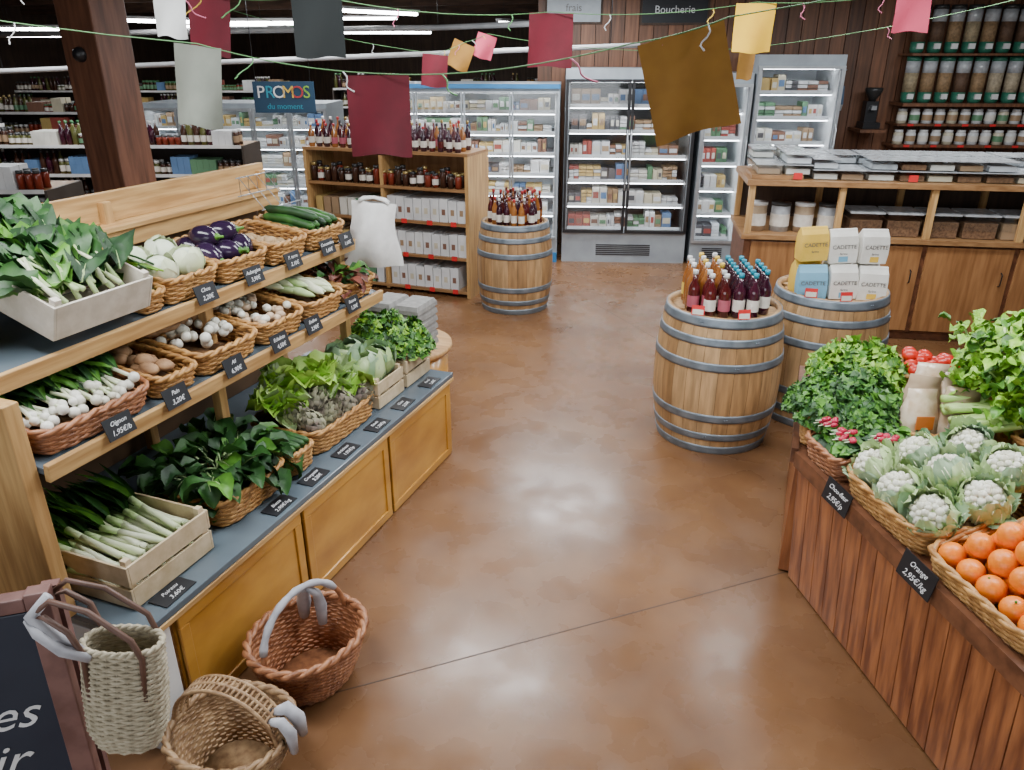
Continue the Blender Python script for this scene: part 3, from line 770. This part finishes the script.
capg = mat('dispenser_green', (.03,.16,.10), None, .4); cer = [mat('cereal_%d' % i, c, tuple(x*.6 for x in c), .7, 40) for i, c in enumerate(((.32,.20,.10),(.46,.38,.26),(.13,.07,.04),(.38,.30,.18)))]
b = B()
DW = FB @ T(3.35,.5,0)
b.b2((0,.0,1.52), (2.2,.37,1.55), ww[0], DW); b.b2((0,.0,1.99), (2.2,.37,2.01), ww[0], DW)
for rr_ in range(2):
    for k in range(13):
        M = DW @ T(.09+k*.165,.16,1.551+rr_*.465); m = R.choice(cer)
        b.lathe([(.055,0),(.065,.03),(.065,.10)], capg, M, 12); b.lathe([(.066,.1),(.066,.28)], m, M, 12); b.lathe([(.067,.28),(.067,.39)], clear, M, 12); b.lathe([(.07,.39),(.07,.43)], capg if rr_ == 0 else lidd, M, 12)
        b.box((0,-.067,.06), (.06,.02,.05), capw, M)
b.build('bulk_cereal_dispenser')
b = B(); b.b2((0,.05,1.12), (2.2,.37,1.145), ww[0], DW); b.b2((0,.05,1.33), (2.2,.37,1.35), ww[0], DW)
for z in (1.146,1.351):
    for k in range(17): jar(b, .07+k*.125, .15, z, .05, .14, pal[0] if k % 4 else pal[9], capw, R.choice([paper,pal[4],pal[6]]), DW)
    for k in range(8): b.b2((.1+k*.27,.043,z-.022), (.16+k*.27,.049,z), redtag, DW)
b.build('wall_shelf_with_jars')
b = B(); M = FB @ T(2.80,.80,1.55); bl = mat('enamel_blue', (.10,.16,.25), None, .35, metal=.3)
b.lathe([(.012,.30),(.012,.14)], steel, M, 8); b.box((0,0,.06), (.11,.03,.18), bl, M, .8); b.box((0,0,-.06), (.09,.02,.06), steel, M, 1.2); b.tube([(-.04,0,.30),(0,0,.34),(.04,0,.30)], .01, steel, 6, M)
b.build('hanging_scoop')
b = B(); M = FB @ T(3.10,.66,1.30)
b.box((0,.02,-.02), (.26,.38,.03), ww[0], M)
b.box((0,0,.03), (.17,.2,.06), black, M); b.box((0,.03,.16), (.12,.12,.2), black, M); b.lathe([(.03,.26),(.085,.36),(.085,.39)], lidd, M, 16); b.box((0,-.06,.2), (.05,.06,.04), steel, M)
b.build('coffee_grinder')
def sign(name, M, w, h, m, tx, tm, sz):
    b = B(); b.box((0,0,0), (w,.02,h), m); b.box((0,.004,0), (w+.04,.018,h+.04), dw); o = b.build(name, M); text(tx, o, T(0,-.0115,0) @ RX(pi/2), sz, tm)
sign('wall_sign', FB @ T(.02,.855,2.44), .55, .26, fgrey, 'frais', greylet, .1)
sign('wall_sign', FB @ T(1.05,.855,2.42), .66, .24, slate, 'Boucherie', chalk, .10)
sgm = mat('sign_navy', (.012,.05,.10), None, .5)
sg = B(); sg.box((0,0,0), (.56,.015,.27), sgm); o = sg.build('promotion_sign', T(-4.63,6.22,1.64) @ RZ(radians(21)))
for k, (ch, m) in enumerate(zip('PROMOS', (pal[0],capblue,pal[0],yel,capr,glight))): text(ch, o, T(-.21+k*.084,-.009,.04) @ RX(pi/2), .15, m, ext=.002)
text('du moment', o, T(0,-.009,-.08) @ RX(pi/2), .07, capblue)
for x in (-.25,.25):
    bb = B(); bb.tube([(x,0,.135),(x,0,1.24)], .003, black, 4); bb.build('hanging_wire', None, o)
# ================================================================= LEFT BACKGROUND SHELVES
def gondola(name, x, y, rz, L, h, ns, stock, depth=.5):
    M = T(x,y,0) @ RZ(rz); b = B(); dk = mat('gondola_dark', (.06,.045,.035), None, .5)
    b.b2((0,depth-.02,0), (L,depth,h), dk, M)
    for q in (0,L-.02): b.b2((q,0,0), (q+.02,depth-.021,h), dk, M)
    zs = [.12+(h-.12)*i/ns for i in range(ns+1)]
    for i, z in enumerate(zs):
        b.b2((.02,0,z-.02), (L-.02,depth-.021,z), browntop, M); b.b2((.02,-.006,z-.022), (L-.02,-.001,z+.008), pal[7], M)
        xx = .06; hh = (h-.12)/ns-.05
        while xx < L-.07:
            kind = R.choice(stock); m = R.choice(([jm1,jm2,jm3,jm1,jm4,jm2] if kind == 'jar' else list(pal[:10]))); lid = R.choice([lidg,lidd,lidgr,lidd,capw]); n = R.choice((2,3,4)); hj = min(hh,.17)*U(.5,1)
            lab = R.choice([paper,None,None,pal[6],pal[4]])
            for q in range(n):
                if xx > L-.06: break
                for ro in (0,1):
                    if kind == 'jar': jar(b, xx, .06+ro*.1, z, .028, hj, m, lid, lab, M)
                    elif kind == 'bottle': bottle(b, xx, .06+ro*.1, z, min(hh,.24), .028, R.choice([jm1,jm2,juice_pur]), lid, lab, M)
                    else: b.b2((xx-.03,.02+ro*.12,z), (xx+.03,.12+ro*.12,z+hj*1.1), m, M)
                xx += .062
    b.build(name)
gondola('grocery_gondola_shelf', -6.75, 3.35, radians(22), 1.75, 1.10, 4, ('jar','jar','box'))
gondola('grocery_gondola_shelf', -8.2, 5.0, radians(20), 3.3, 1.20, 4, ('jar','bottle','jar','box'))
gondola('grocery_gondola_shelf', -12.0, 6.0, radians(20), 3.9, 1.35, 5, ('bottle','jar','box'))
gondola('grocery_gondola_shelf', -12.5, 9.6, radians(20), 4.6, 1.45, 5, ('bottle','jar','box'))
gondola('grocery_gondola_shelf', -7.4, 11.2, radians(20), 3.4, 1.5, 5, ('bottle','box','jar'))
postm = mat('structural_post', (.19,.078,.042), (.10,.04,.022), .5, 5, (5,5,.5), .1)
b = B(); b.b2((-4.90,4.2,0), (-4.58,4.5,2.9), postm); b.ball((-4.74,4.19,2.0), .05, black, 12, 8); b.build('timber_post', None, None, .01)
cg = mat('conduit_grey', (.42,.42,.43), None, .4)
b = B(); b.tube([(-8.5,4.8,1.85),(-7.1,5.4,1.86),(-1.65,7.58,2.08)], .022, cg, 8)
for x, y, z in ((-7.1,5.4,1.88),(-4.4,6.5,1.99),(-1.9,7.48,2.09)): b.tube([(x,y,z),(x,y,2.9)], .004, black, 4)
b.build('suspended_conduit')
b = B(); b.tube([(-9.5,7.2,2.22),(-4.2,8.6,2.28),(-2.6,8.2,2.30)], .03, cg, 8)
for x, y, z in ((-8.5,7.47,2.24),(-4.2,8.6,2.3)): b.tube([(x,y,z),(x,y,2.9)], .004, black, 4)
b.build('suspended_conduit')
# ================================================================= RIGHT ISLAND
A0 = Vector((.11,2.81)); e = Vector((.497,-.868)); nv = Vector((.868,.497)); ZI = .58
def extr(b, top, bot, z0, z1, m, mt=None):
    n = len(top); vs = [(p[0],p[1],z0) for p in bot]+[(p[0],p[1],z1) for p in top]
    b.add(vs, [(i,(i+1) % n,n+(i+1) % n,n+i) for i in range(n)], m); b.add(vs, [tuple(range(n,2*n)), tuple(range(n))[::-1]], mt or m)
Bp = A0+e*2.0
top = [(.09,2.84),(A0.x,A0.y),(Bp.x,Bp.y),(2.3,Bp.y),(2.3,3.75),(.09,3.75)]
bot = [(.15,2.88),(A0.x+.07,A0.y+.03),(Bp.x+.07,Bp.y+.03),(2.25,Bp.y+.05),(2.25,3.7),(.15,3.7)]
b = B(); extr(b, bot, bot, 0, ZI-.03, redwoodd); extr(b, top, top, ZI-.03, ZI, redwoodd)
L = 2.0; k = 0; ang = math.atan2(e.y, e.x)
PM = T(A0.x, A0.y, 0) @ RZ(ang)
while k*.088 < L-.09:
    q0, q1 = .004+k*.088, .004+k*.088+.084
    vs = [(q0,.04,.01),(q1,.04,.01),(q1,.07,.01),(q0,.07,.01),(q0,.0,ZI-.031),(q1,.0,ZI-.031),(q1,.05,ZI-.031),(q0,.05,ZI-.031)]
    b.add(vs, [(0,3,2,1),(4,5,6,7),(0,1,5,4),(1,2,6,5),(2,3,7,6),(3,0,4,7)], redwood, PM); k += 1
b.b2((-.01,-.012,ZI-.05), (L,.012,ZI+.012), redwoodd, PM)
for k in range(10):
    y = 2.86+k*.088; b.b2((.105,y,.01), (.145,y+.084,ZI-.031), redwood)
b.b2((.08,2.84,ZI-.05), (.105,3.76,ZI+.012), redwoodd)
def pt(s, d): p = A0+e*s+nv*d; return (p.x, p.y)
extr(b, [pt(-.25,.56),pt(1.9,.56),pt(1.9,1.05),pt(-.25,1.05)], [pt(-.25,.56),pt(1.9,.56),pt(1.9,1.05),pt(-.25,1.05)], ZI, ZI+.12, redwoodd)
b.build('produce_island_stand')
def isl(name, s, d, z=ZI, tilt=0, rz=0):
    p = pt(s, d); return empty(name, T(p[0],p[1],z+.004) @ RZ(ang+rz) @ RX(tilt))
org = mat('orange_peel', (.88,.24,.004), (.82,.19,.003), .38, 90, bump=.12)
g = isl('basket_of_oranges', .91, .245, tilt=.12); tray(.44,.44,.085,parent=g)
b = B(); r = .038
for lay in range(4):
    n = 5-lay
    for i in range(n):
        for j in range(n):
            x = (i-(n-1)/2)*.080+U(-.006,.006); y = (j-(n-1)/2)*.078+U(-.006,.006)+.012*lay
            b.ball((x,y,.08+lay*.05), r*U(.97,1.08), org, 16, 10)
            if R.random() < .3: b.ball((x+U(-.01,.01),y-.01,.08+lay*.05+r*.97), .004, gmid, 5, 4)
b.build('oranges', None, g)
g = isl('basket_of_cauliflowers', .46, .255, tilt=.08); tray(.44,.46,.095,parent=g)
b = B()
for x, y, z in ((-.15,-.15,.12),(.0,-.16,.12),(.15,-.15,.12),(-.14,.0,.15),(.02,-.01,.17),(.16,.01,.15),(-.09,.15,.18),(.08,.15,.19)):
    cauliflower(b, (x,y,z), .076)
b.build('cauliflower_heads', None, g)
g = isl('basket_of_green_cabbages', .52, .76, ZI+.12, .1); tray(.42,.36,.10,parent=g)
b = B()
for x, y, z in ((-.12,-.08,.11),(.0,-.09,.12),(.13,-.08,.11),(-.06,.07,.13),(.08,.07,.13)): cauliflower(b, (x,y,z), .076)
b.build('green_cabbages', None, g)
g = isl('basket_of_lemons', .98, .78, ZI+.12, .1); tray(.42,.38,.10,parent=g)
b = B()
for lay in range(2):
    for i in range(5-lay):
        for j in range(4-lay): b.ball(((i-2+.5*lay)*.08,(j-1.5+.5*lay)*.08,.08+lay*.05), .038, org, 14, 9)
b.build('lemons_and_oranges', None, g)
rad_ = mat('radish_red', (.55,.02,.07), (.42,.012,.05), .3)
g = isl('basket_of_radishes', .10, .19, tilt=.08); tray(.24,.34,.09,wickr,parent=g)
b = B()
for k in range(170): b.leaf((U(-.12,.13),U(-.12,.17),.08+U(0,.03)), U(0,6.28), U(.1,1.2), U(.06,.11), .045, R.choice([gmid,gdark,gmid,gdeep]), 1.2, .25)
for cx_, cy_ in ((-.06,-.09),(.04,-.08),(.10,.02)):
    for k in range(11):
        x, y = cx_+U(-.03,.03), cy_+U(-.03,.03); z = .14+U(0,.03); b.ball((x,y,z), .010, rad_, 8, 6, rad=(.0095,.015,.0095)); b.tube([(x,y-.012,z),(x+U(-.005,.005),y-.035,z)], .002, gwhite, 4)
b.build('radish_bunches', None, g)
g = empty('basket_of_curly_parsley', T(.26,3.03,ZI+.004)); tray(.32,.32,.12,parent=g)
b = B(); curly(b,.47,.44,.05,.20,4200,[gmid,gdark,gdark,gmid],.015); b.build('curly_parsley', None, g)
g = empty('basket_of_coriander', T(.31,3.38,ZI+.004)); tray(.34,.28,.12,parent=g)
b = B(); curly(b,.42,.34,.09,.18,2100,[glight,gmid,glight],.018); b.build('coriander', None, g)
# kraft pouches
orl = mat('orange_label', (.72,.20,.03), None, .6)
g = empty('basket_of_kraft_pouches', T(.565,3.0,ZI+.004) @ RZ(radians(14))); tray(.26,.22,.12,parent=g)
b = B(); pc = mat('clear_pouch', (.62,.50,.37), (.42,.27,.15), .18, 14)
for i, (x, y, a) in enumerate(((-.08,-.06,.25),(.05,-.06,-.15),(-.06,.02,.0),(.07,.03,.2),(.0,.09,0))):
    M = T(x,y,.06+.012*i) @ RZ(a) @ RX(-.15) @ RY(U(-.12,.12)); vs = []
    for t, sx, sy in ((0,.95,1),(.25,1.08,1.4),(.55,1.05,1.2),(.8,.98,.5),(.86,1.0,.12),(1,1.0,.08)):
        for q, c in ((-1,-1),(0,-1.3),(1,-1),(1,1),(0,1.3),(-1,1)): vs.append((q*.058*sx,c*.026*sy,t*.22))
    b.add(vs, [(i_*6+q,i_*6+(q+1) % 6,(i_+1)*6+(q+1) % 6,(i_+1)*6+q) for i_ in range(5) for q in range(6)]+[(30,31,32,33,34,35)], pc if i != 2 else kraft, M, True)
    b.box((0,-.044,.10), (.07,.004,.05), orl if i % 2 == 0 else paper, M)
b.build('kraft_pouches', None, g)
g = empty('basket_of_tomatoes', T(.61,3.44,ZI+.004)); tray(.26,.28,.18,parent=g)
tom = mat('tomato_red', (.62,.03,.012), (.5,.02,.01), .25)
b = B()
for k in range(26): b.ball((U(-.11,.11),U(-.11,.11),.18+U(0,.05)), .03, tom, 12, 8, rad=(.030,.030,.026))
b.build('tomatoes', None, g)
g = empty('basket_of_celery', T(.95,3.08,ZI+.124) @ RZ(.2)); tray(.46,.38,.14,parent=g)
b = B(); stalk = mat('celery_stalk', (.50,.68,.24), (.34,.52,.12), .4, 8)
for k in range(150):
    a = U(0,6.28); x, y = U(-.22,.18), U(-.16,.16); L_ = U(.12,.34); el = U(.3,1.4)
    d = Vector((cos(a)*cos(el), sin(a)*cos(el), sin(el))); p0 = Vector((x,y,.10)); p1 = p0+d*L_
    b.tube([p0, p0+d*L_*.5, p1], .007, stalk, 6, rr=[.010,.007,.004])
    for q in range(9): b.leaf(tuple(p1+Vector((U(-.035,.035),U(-.035,.035),U(-.07,.02)))), U(0,6.28), U(-.1,1.1), U(.04,.075), .045, R.choice([gmid,glight,glight,glight]), 1.3, .32, 5, sl=.1)
for k in range(13):
    y = -.18+.018*k; b.tube([(-.40,y-.08,.08+U(0,.05)),(-.18,y-.05,.13),(.05,y,.18)], .012, stalk, 7, rr=[.014,.012,.008])
b.build('celery', None, g)
for s_, a_, c_ in ((.30,'Chou-fleur','2,95€/p'),(.74,'Orange','2,95€/kg')):
    p = pt(s_,-.018); label(T(p[0],p[1],ZI+.0) @ RZ(ang) @ RX(radians(78)), .15, .085, a_, c_)
# ================================================================= FOREGROUND BASKETS
cloth = mat('grey_linen', (.50,.50,.53), (.34,.34,.37), .9, 15)
def arch(b, w, h, z, r, m, wrap=None, M=None, yoff=0, n=24, lean=0):
    pts = [(-w*cos(pi*i/n), yoff+lean*sin(pi*i/n), z+h*sin(pi*i/n)) for i in range(n+1)]
    b.tube(pts, r, m, 7, M)
    if wrap: b.tube(pts[int(n*.12):int(n*.9)], r*1.5, wrap, 8, M, rr=[r*(1.25+.18*sin(i*2)) for i in range(int(n*.9)-int(n*.12))])
b = B(); wicker(b, [(.135,.12,0),(.165,.148,.07),(.192,.168,.15),(.20,.175,.19)], 2.2, wickr, .0055, .026, rim=.014, inm=wickr)
arch(b, .185, .17, .18, .010, wickr, cloth, lean=.03)
b.tube([(.02,.03,.345),(.06,.06,.31),(.09,.10,.22),(.10,.12,.14)], .02, cloth, 8, rr=[.010,.018,.026,.018])
b.tube([(.05,.03,.33),(.10,.04,.27),(.12,.05,.20),(.11,.04,.13)], .02, cloth, 8, rr=[.010,.016,.022,.016])
b.build('wicker_shopping_basket', T(-1.385,1.655,.002) @ RZ(radians(80)))
b = B(); wicker(b, [(.11,.10,0),(.145,.13,.06),(.175,.155,.13),(.18,.16,.17)], 2.3, wickt, .005, .024, rim=.012, inm=wickt)
for o_ in (-.03,.0,.03): arch(b, .175, .17, .16, .006, wickt, yoff=o_)
for k in range(34):
    a = pi*(k+.5)/34; b.tube([(-.175*cos(a),-.035,.16+.17*sin(a)),(-.175*cos(a),.035,.16+.17*sin(a))], .0045, wickt, 5)
b.tube([(.13,.02,.24),(.18,.03,.265),(.20,.05,.21),(.195,.07,.13)], .02, cloth, 8, rr=[.012,.02,.022,.014])
b.tube([(.14,-.01,.24),(.185,-.01,.25),(.205,.0,.20),(.20,.01,.12)], .02, cloth, 8, rr=[.010,.016,.018,.012])
b.build('wicker_handled_basket', T(-1.375,1.255,.002) @ RZ(radians(5)))
# straw bag, seen nearly edge-on, hung on the chalkboard corner
straw = mat('seagrass_straw', (.50,.44,.32), (.33,.28,.19), .8, 60, bump=.3); leather = mat('brown_leather', (.13,.065,.045), (.08,.04,.026), .5, 10)
b = B(); wicker(b, [(.065,.04,0),(.085,.058,.06),(.088,.06,.17),(.085,.05,.29)], 2.4, straw, .0045, .020, rim=.007, inm=straw)
for yy in (-.045,.045):
    b.tube([(-.06,yy,.16),(-.065,yy*1.1,.29),(-.09,yy*1.2,.35),(-.14,yy*1.1,.385),(-.17,yy*.9,.38),(-.13,yy*.9,.42),(-.05,yy*1.0,.40),(.04,yy*1.1,.33),(.06,yy*1.05,.28),(.06,yy,.16)], .007, leather, 6)
b.tube([(-.06,-.03,.27),(-.12,-.05,.33),(-.17,-.04,.38),(-.14,-.02,.42)], .016, cloth, 8, rr=[.012,.018,.016,.012])
b.tube([(-.05,-.05,.28),(-.10,-.065,.31),(-.15,-.06,.35),(-.18,-.04,.37)], .012, cloth, 8, rr=[.010,.013,.013,.009])
b.build('straw_tote_bag', T(-1.345,.925,.475) @ RZ(radians(25)) @ RX(radians(-4)) @ RY(radians(6)))
b = B(); cbm = mat('chalkboard_navy', (.010,.015,.030), (.018,.026,.045), .5, 3); frm = mat('board_frame_wood', (.20,.10,.085), (.13,.06,.05), .5, 6, (3,3,3))
b.box((0,0,.0), (.60,.02,.80), cbm)
for a_, d_ in (((-.32,0,0),(.05,.04,.90)),((.32,0,0),(.05,.04,.90)),((0,0,.425),(.5899,.04,.035)),((0,0,-.42),(.5899,.04,.05))): b.box(a_, d_, frm)
o = b.build('a_frame_chalkboard', T(-1.725,.69,.453) @ RZ(radians(38)) @ RX(radians(-3)), None, .003)
for tx, x, z, s_ in (('Les',.18,.26,.08),('bonnes',.25,.13,.12),('Noir',.20,.0,.13),('de saison',.22,-.14,.09)): text(tx, o, T(x,-.0115,z) @ RX(pi/2), s_, chalk, shear=.5, align='RIGHT')
bb = B()
for x in (-.3,.3): bb.b2((x-.02,.12,-.44), (x+.02,.15,.38), frm)
bb.build('rear_legs', None, o)
# ================================================================= BUNTING
FL = [('m',(-1.326,2.268,1.94),.20,.245,0,0),('o',(-.357,2.107,2.05),.225,.25,-.27,0),('y',(-.30,3.48,2.186),.158,.18,0,0),('m',(-1.12,3.38,2.16),.19,.21,.02,0),
 ('g',(-1.79,2.01,2.025),.135,.235,.12,0),('k',(-1.67,2.48,2.18),.17,.19,0,0),('m',(-2.09,2.44,2.186),.145,.19,.1,0),('p',(.27,3.59,2.22),.137,.14,0,0),('w',(-1.98,2.13,2.17),.10,.12,.1,0),
 ('o',(-2.25,5.0,2.07),.15,.17,.4,0),('p',(-2.12,5.08,2.12),.13,.15,.3,0),('m',(-2.42,4.9,2.0),.17,.2,.1,0),('o',(-.46,5.1,2.03),.10,.17,0,0)]
fm = {'m': mat('flag_maroon', (.12,.002,.012), (.085,.0015,.008), .8, 10), 'o': mat('flag_mustard', (.30,.145,.018), (.24,.11,.012), .8, 10), 'y': mat('flag_yellow', (.75,.45,.02), (.65,.36,.02), .8, 10),
 'g': mat('flag_sage', (.19,.20,.165), (.145,.155,.125), .8, 10), 'k': mat('flag_charcoal', (.008,.012,.012), None, .8), 'p': mat('flag_pink', (.60,.07,.13), None, .8), 'w': mat('flag_white', (.60,.60,.58), None, .8)}
for c, p, w, h, rl_, _ in FL:
    b = B(); n = 10; vs = []; ph = U(0,6)
    for j in range(n+1):
        for i in range(n+1):
            f, t = i/n, j/n; vs.append((-w/2+w*f, .012*sin(f*5+ph+t*2)*(.3+t), -h*t+.004*sin(f*7+ph)*t))
    b.add(vs, [(j*(n+1)+i,j*(n+1)+i+1,(j+1)*(n+1)+i+1,(j+1)*(n+1)+i) for j in range(n) for i in range(n)], fm[c], None, True)
    b.build('bunting_flag', T(*p) @ RZ(radians(21)+U(-.2,.2)) @ RY(rl_))
stg = mat('string_green', (.10,.24,.09), None, .7); rib = [mat('ribbon_%d' % i, c, None, .6) for i, c in enumerate(((.6,.15,.25),(.65,.42,.05),(.1,.3,.1),(.6,.6,.6)))]
def string(pts):
    b = B(); out = []
    for i in range(len(pts)-1):
        a, c = Vector(pts[i]), Vector(pts[i+1]); d = (c-a).length
        for k in range(10):
            t = k/10; p = a.lerp(c, t); p.z -= .06*d*t*(1-t)*2; out.append(p)
    out.append(Vector(pts[-1])); b.tube(out, .0018, stg, 5)
    for k in range(3, len(out)-1, 5):
        p = out[k]; sx = U(-1,1); q = [p+Vector((sx*.012*j+.008*sin(j*1.3), sx*.008*j, -.016*j+.002*j*j*.5)) for j in range(7)]; b.tube(q, .0024, R.choice(rib), 4)
    b.build('bunting_string')
string([(-4.5,1.2,2.6),(-1.79,2.01,2.03),(-1.326,2.268,1.945),(-.47,2.06,2.025),(-.25,2.15,2.085),(1.6,2.6,2.6)])
string([(-4.5,1.6,2.6),(-1.98,2.13,2.175),(-2.09,2.44,2.19),(-1.67,2.48,2.185),(-1.12,3.38,2.165),(-.30,3.48,2.19),(.27,3.59,2.225),(2.4,3.8,2.6)])
string([(-4.4,4.3,2.5),(-2.42,4.9,2.005),(-2.25,5.0,2.075),(-2.12,5.08,2.125),(-.46,5.1,2.035),(2.0,5.3,2.6)])
# ================================================================= LIGHTS
tubem = mat('fluorescent_tube', (1,1,1), (1,1,1), emis=28); fix = mat('light_fixture_white', (.6,.6,.6), None, .5)
def tube_light(x, y, z, L, rz):
    b = B(); b.box((0,0,.03), (L,.09,.03), fix); b.tube([(-L/2+.02,0,0),(L/2-.02,0,0)], .02, tubem, 8)
    b.tube([(-L/2+.1,0,.045),(-L/2+.1,0,2.9-z)], .003, black, 4); b.tube([(L/2-.1,0,.045),(L/2-.1,0,2.9-z)], .003, black, 4)
    b.build('fluorescent_light', T(x,y,z) @ RZ(rz))
for a in ((-5.05,8.8,2.46,1.2,radians(70)),(-3.7,10.0,2.36,.9,radians(70)),(-7.5,7.6,2.36,1.2,radians(60)),(-9.3,7.9,2.3,1.4,radians(20)),(-6.8,11,2.5,1.4,.3),(-8.8,10.5,2.4,1.4,.3),(-6.9,9.3,2.30,1.6,.35),(-7.6,12.6,2.35,2.4,.35),(-10.5,9.0,2.25,1.6,.35),(-5.6,7.2,2.30,1.0,.35)): tube_light(*a)
def area(x, y, z, sx, sy, P, col=(.94,.97,1), rot=(0,0,0), name='ceiling_lamp'):
    l = bpy.data.lights.new(name, 'AREA'); l.shape = 'RECTANGLE'; l.size = sx; l.size_y = sy; l.energy = P; l.color = col
    o = bpy.data.objects.new(name, l); bpy.context.collection.objects.link(o); o.location = (x,y,z); o.rotation_euler = rot
for x, y, P, sx, sy in ((-2.1,7.0,85,1.2,.6),(-2.0,4.4,66,1.5,.35),(-.6,2.6,64,1.5,.35),(.5,5.2,60,1.5,.35),(-4.3,6.2,55,1.5,.35),(-2.0,1.3,60,1.5,.35),(1.3,6.9,62,1.5,.35),(1.3,2.6,66,1.5,.35),(-6.5,5,60,1.5,.35),(-6,9.5,80,1.5,.35)):
    area(x, y, 2.62, sx, sy, P)
area(-1, -2.6, 1.6, 6, 2.0, 125, (.90,.95,1), (radians(90),0,0), 'shopfront_daylight')
w = bpy.data.worlds.new('world'); bpy.context.scene.world = w; w.use_nodes = True
w.node_tree.nodes['Background'].inputs[0].default_value = (.8,.9,1,1); w.node_tree.nodes['Background'].inputs[1].default_value = .2
print('done')
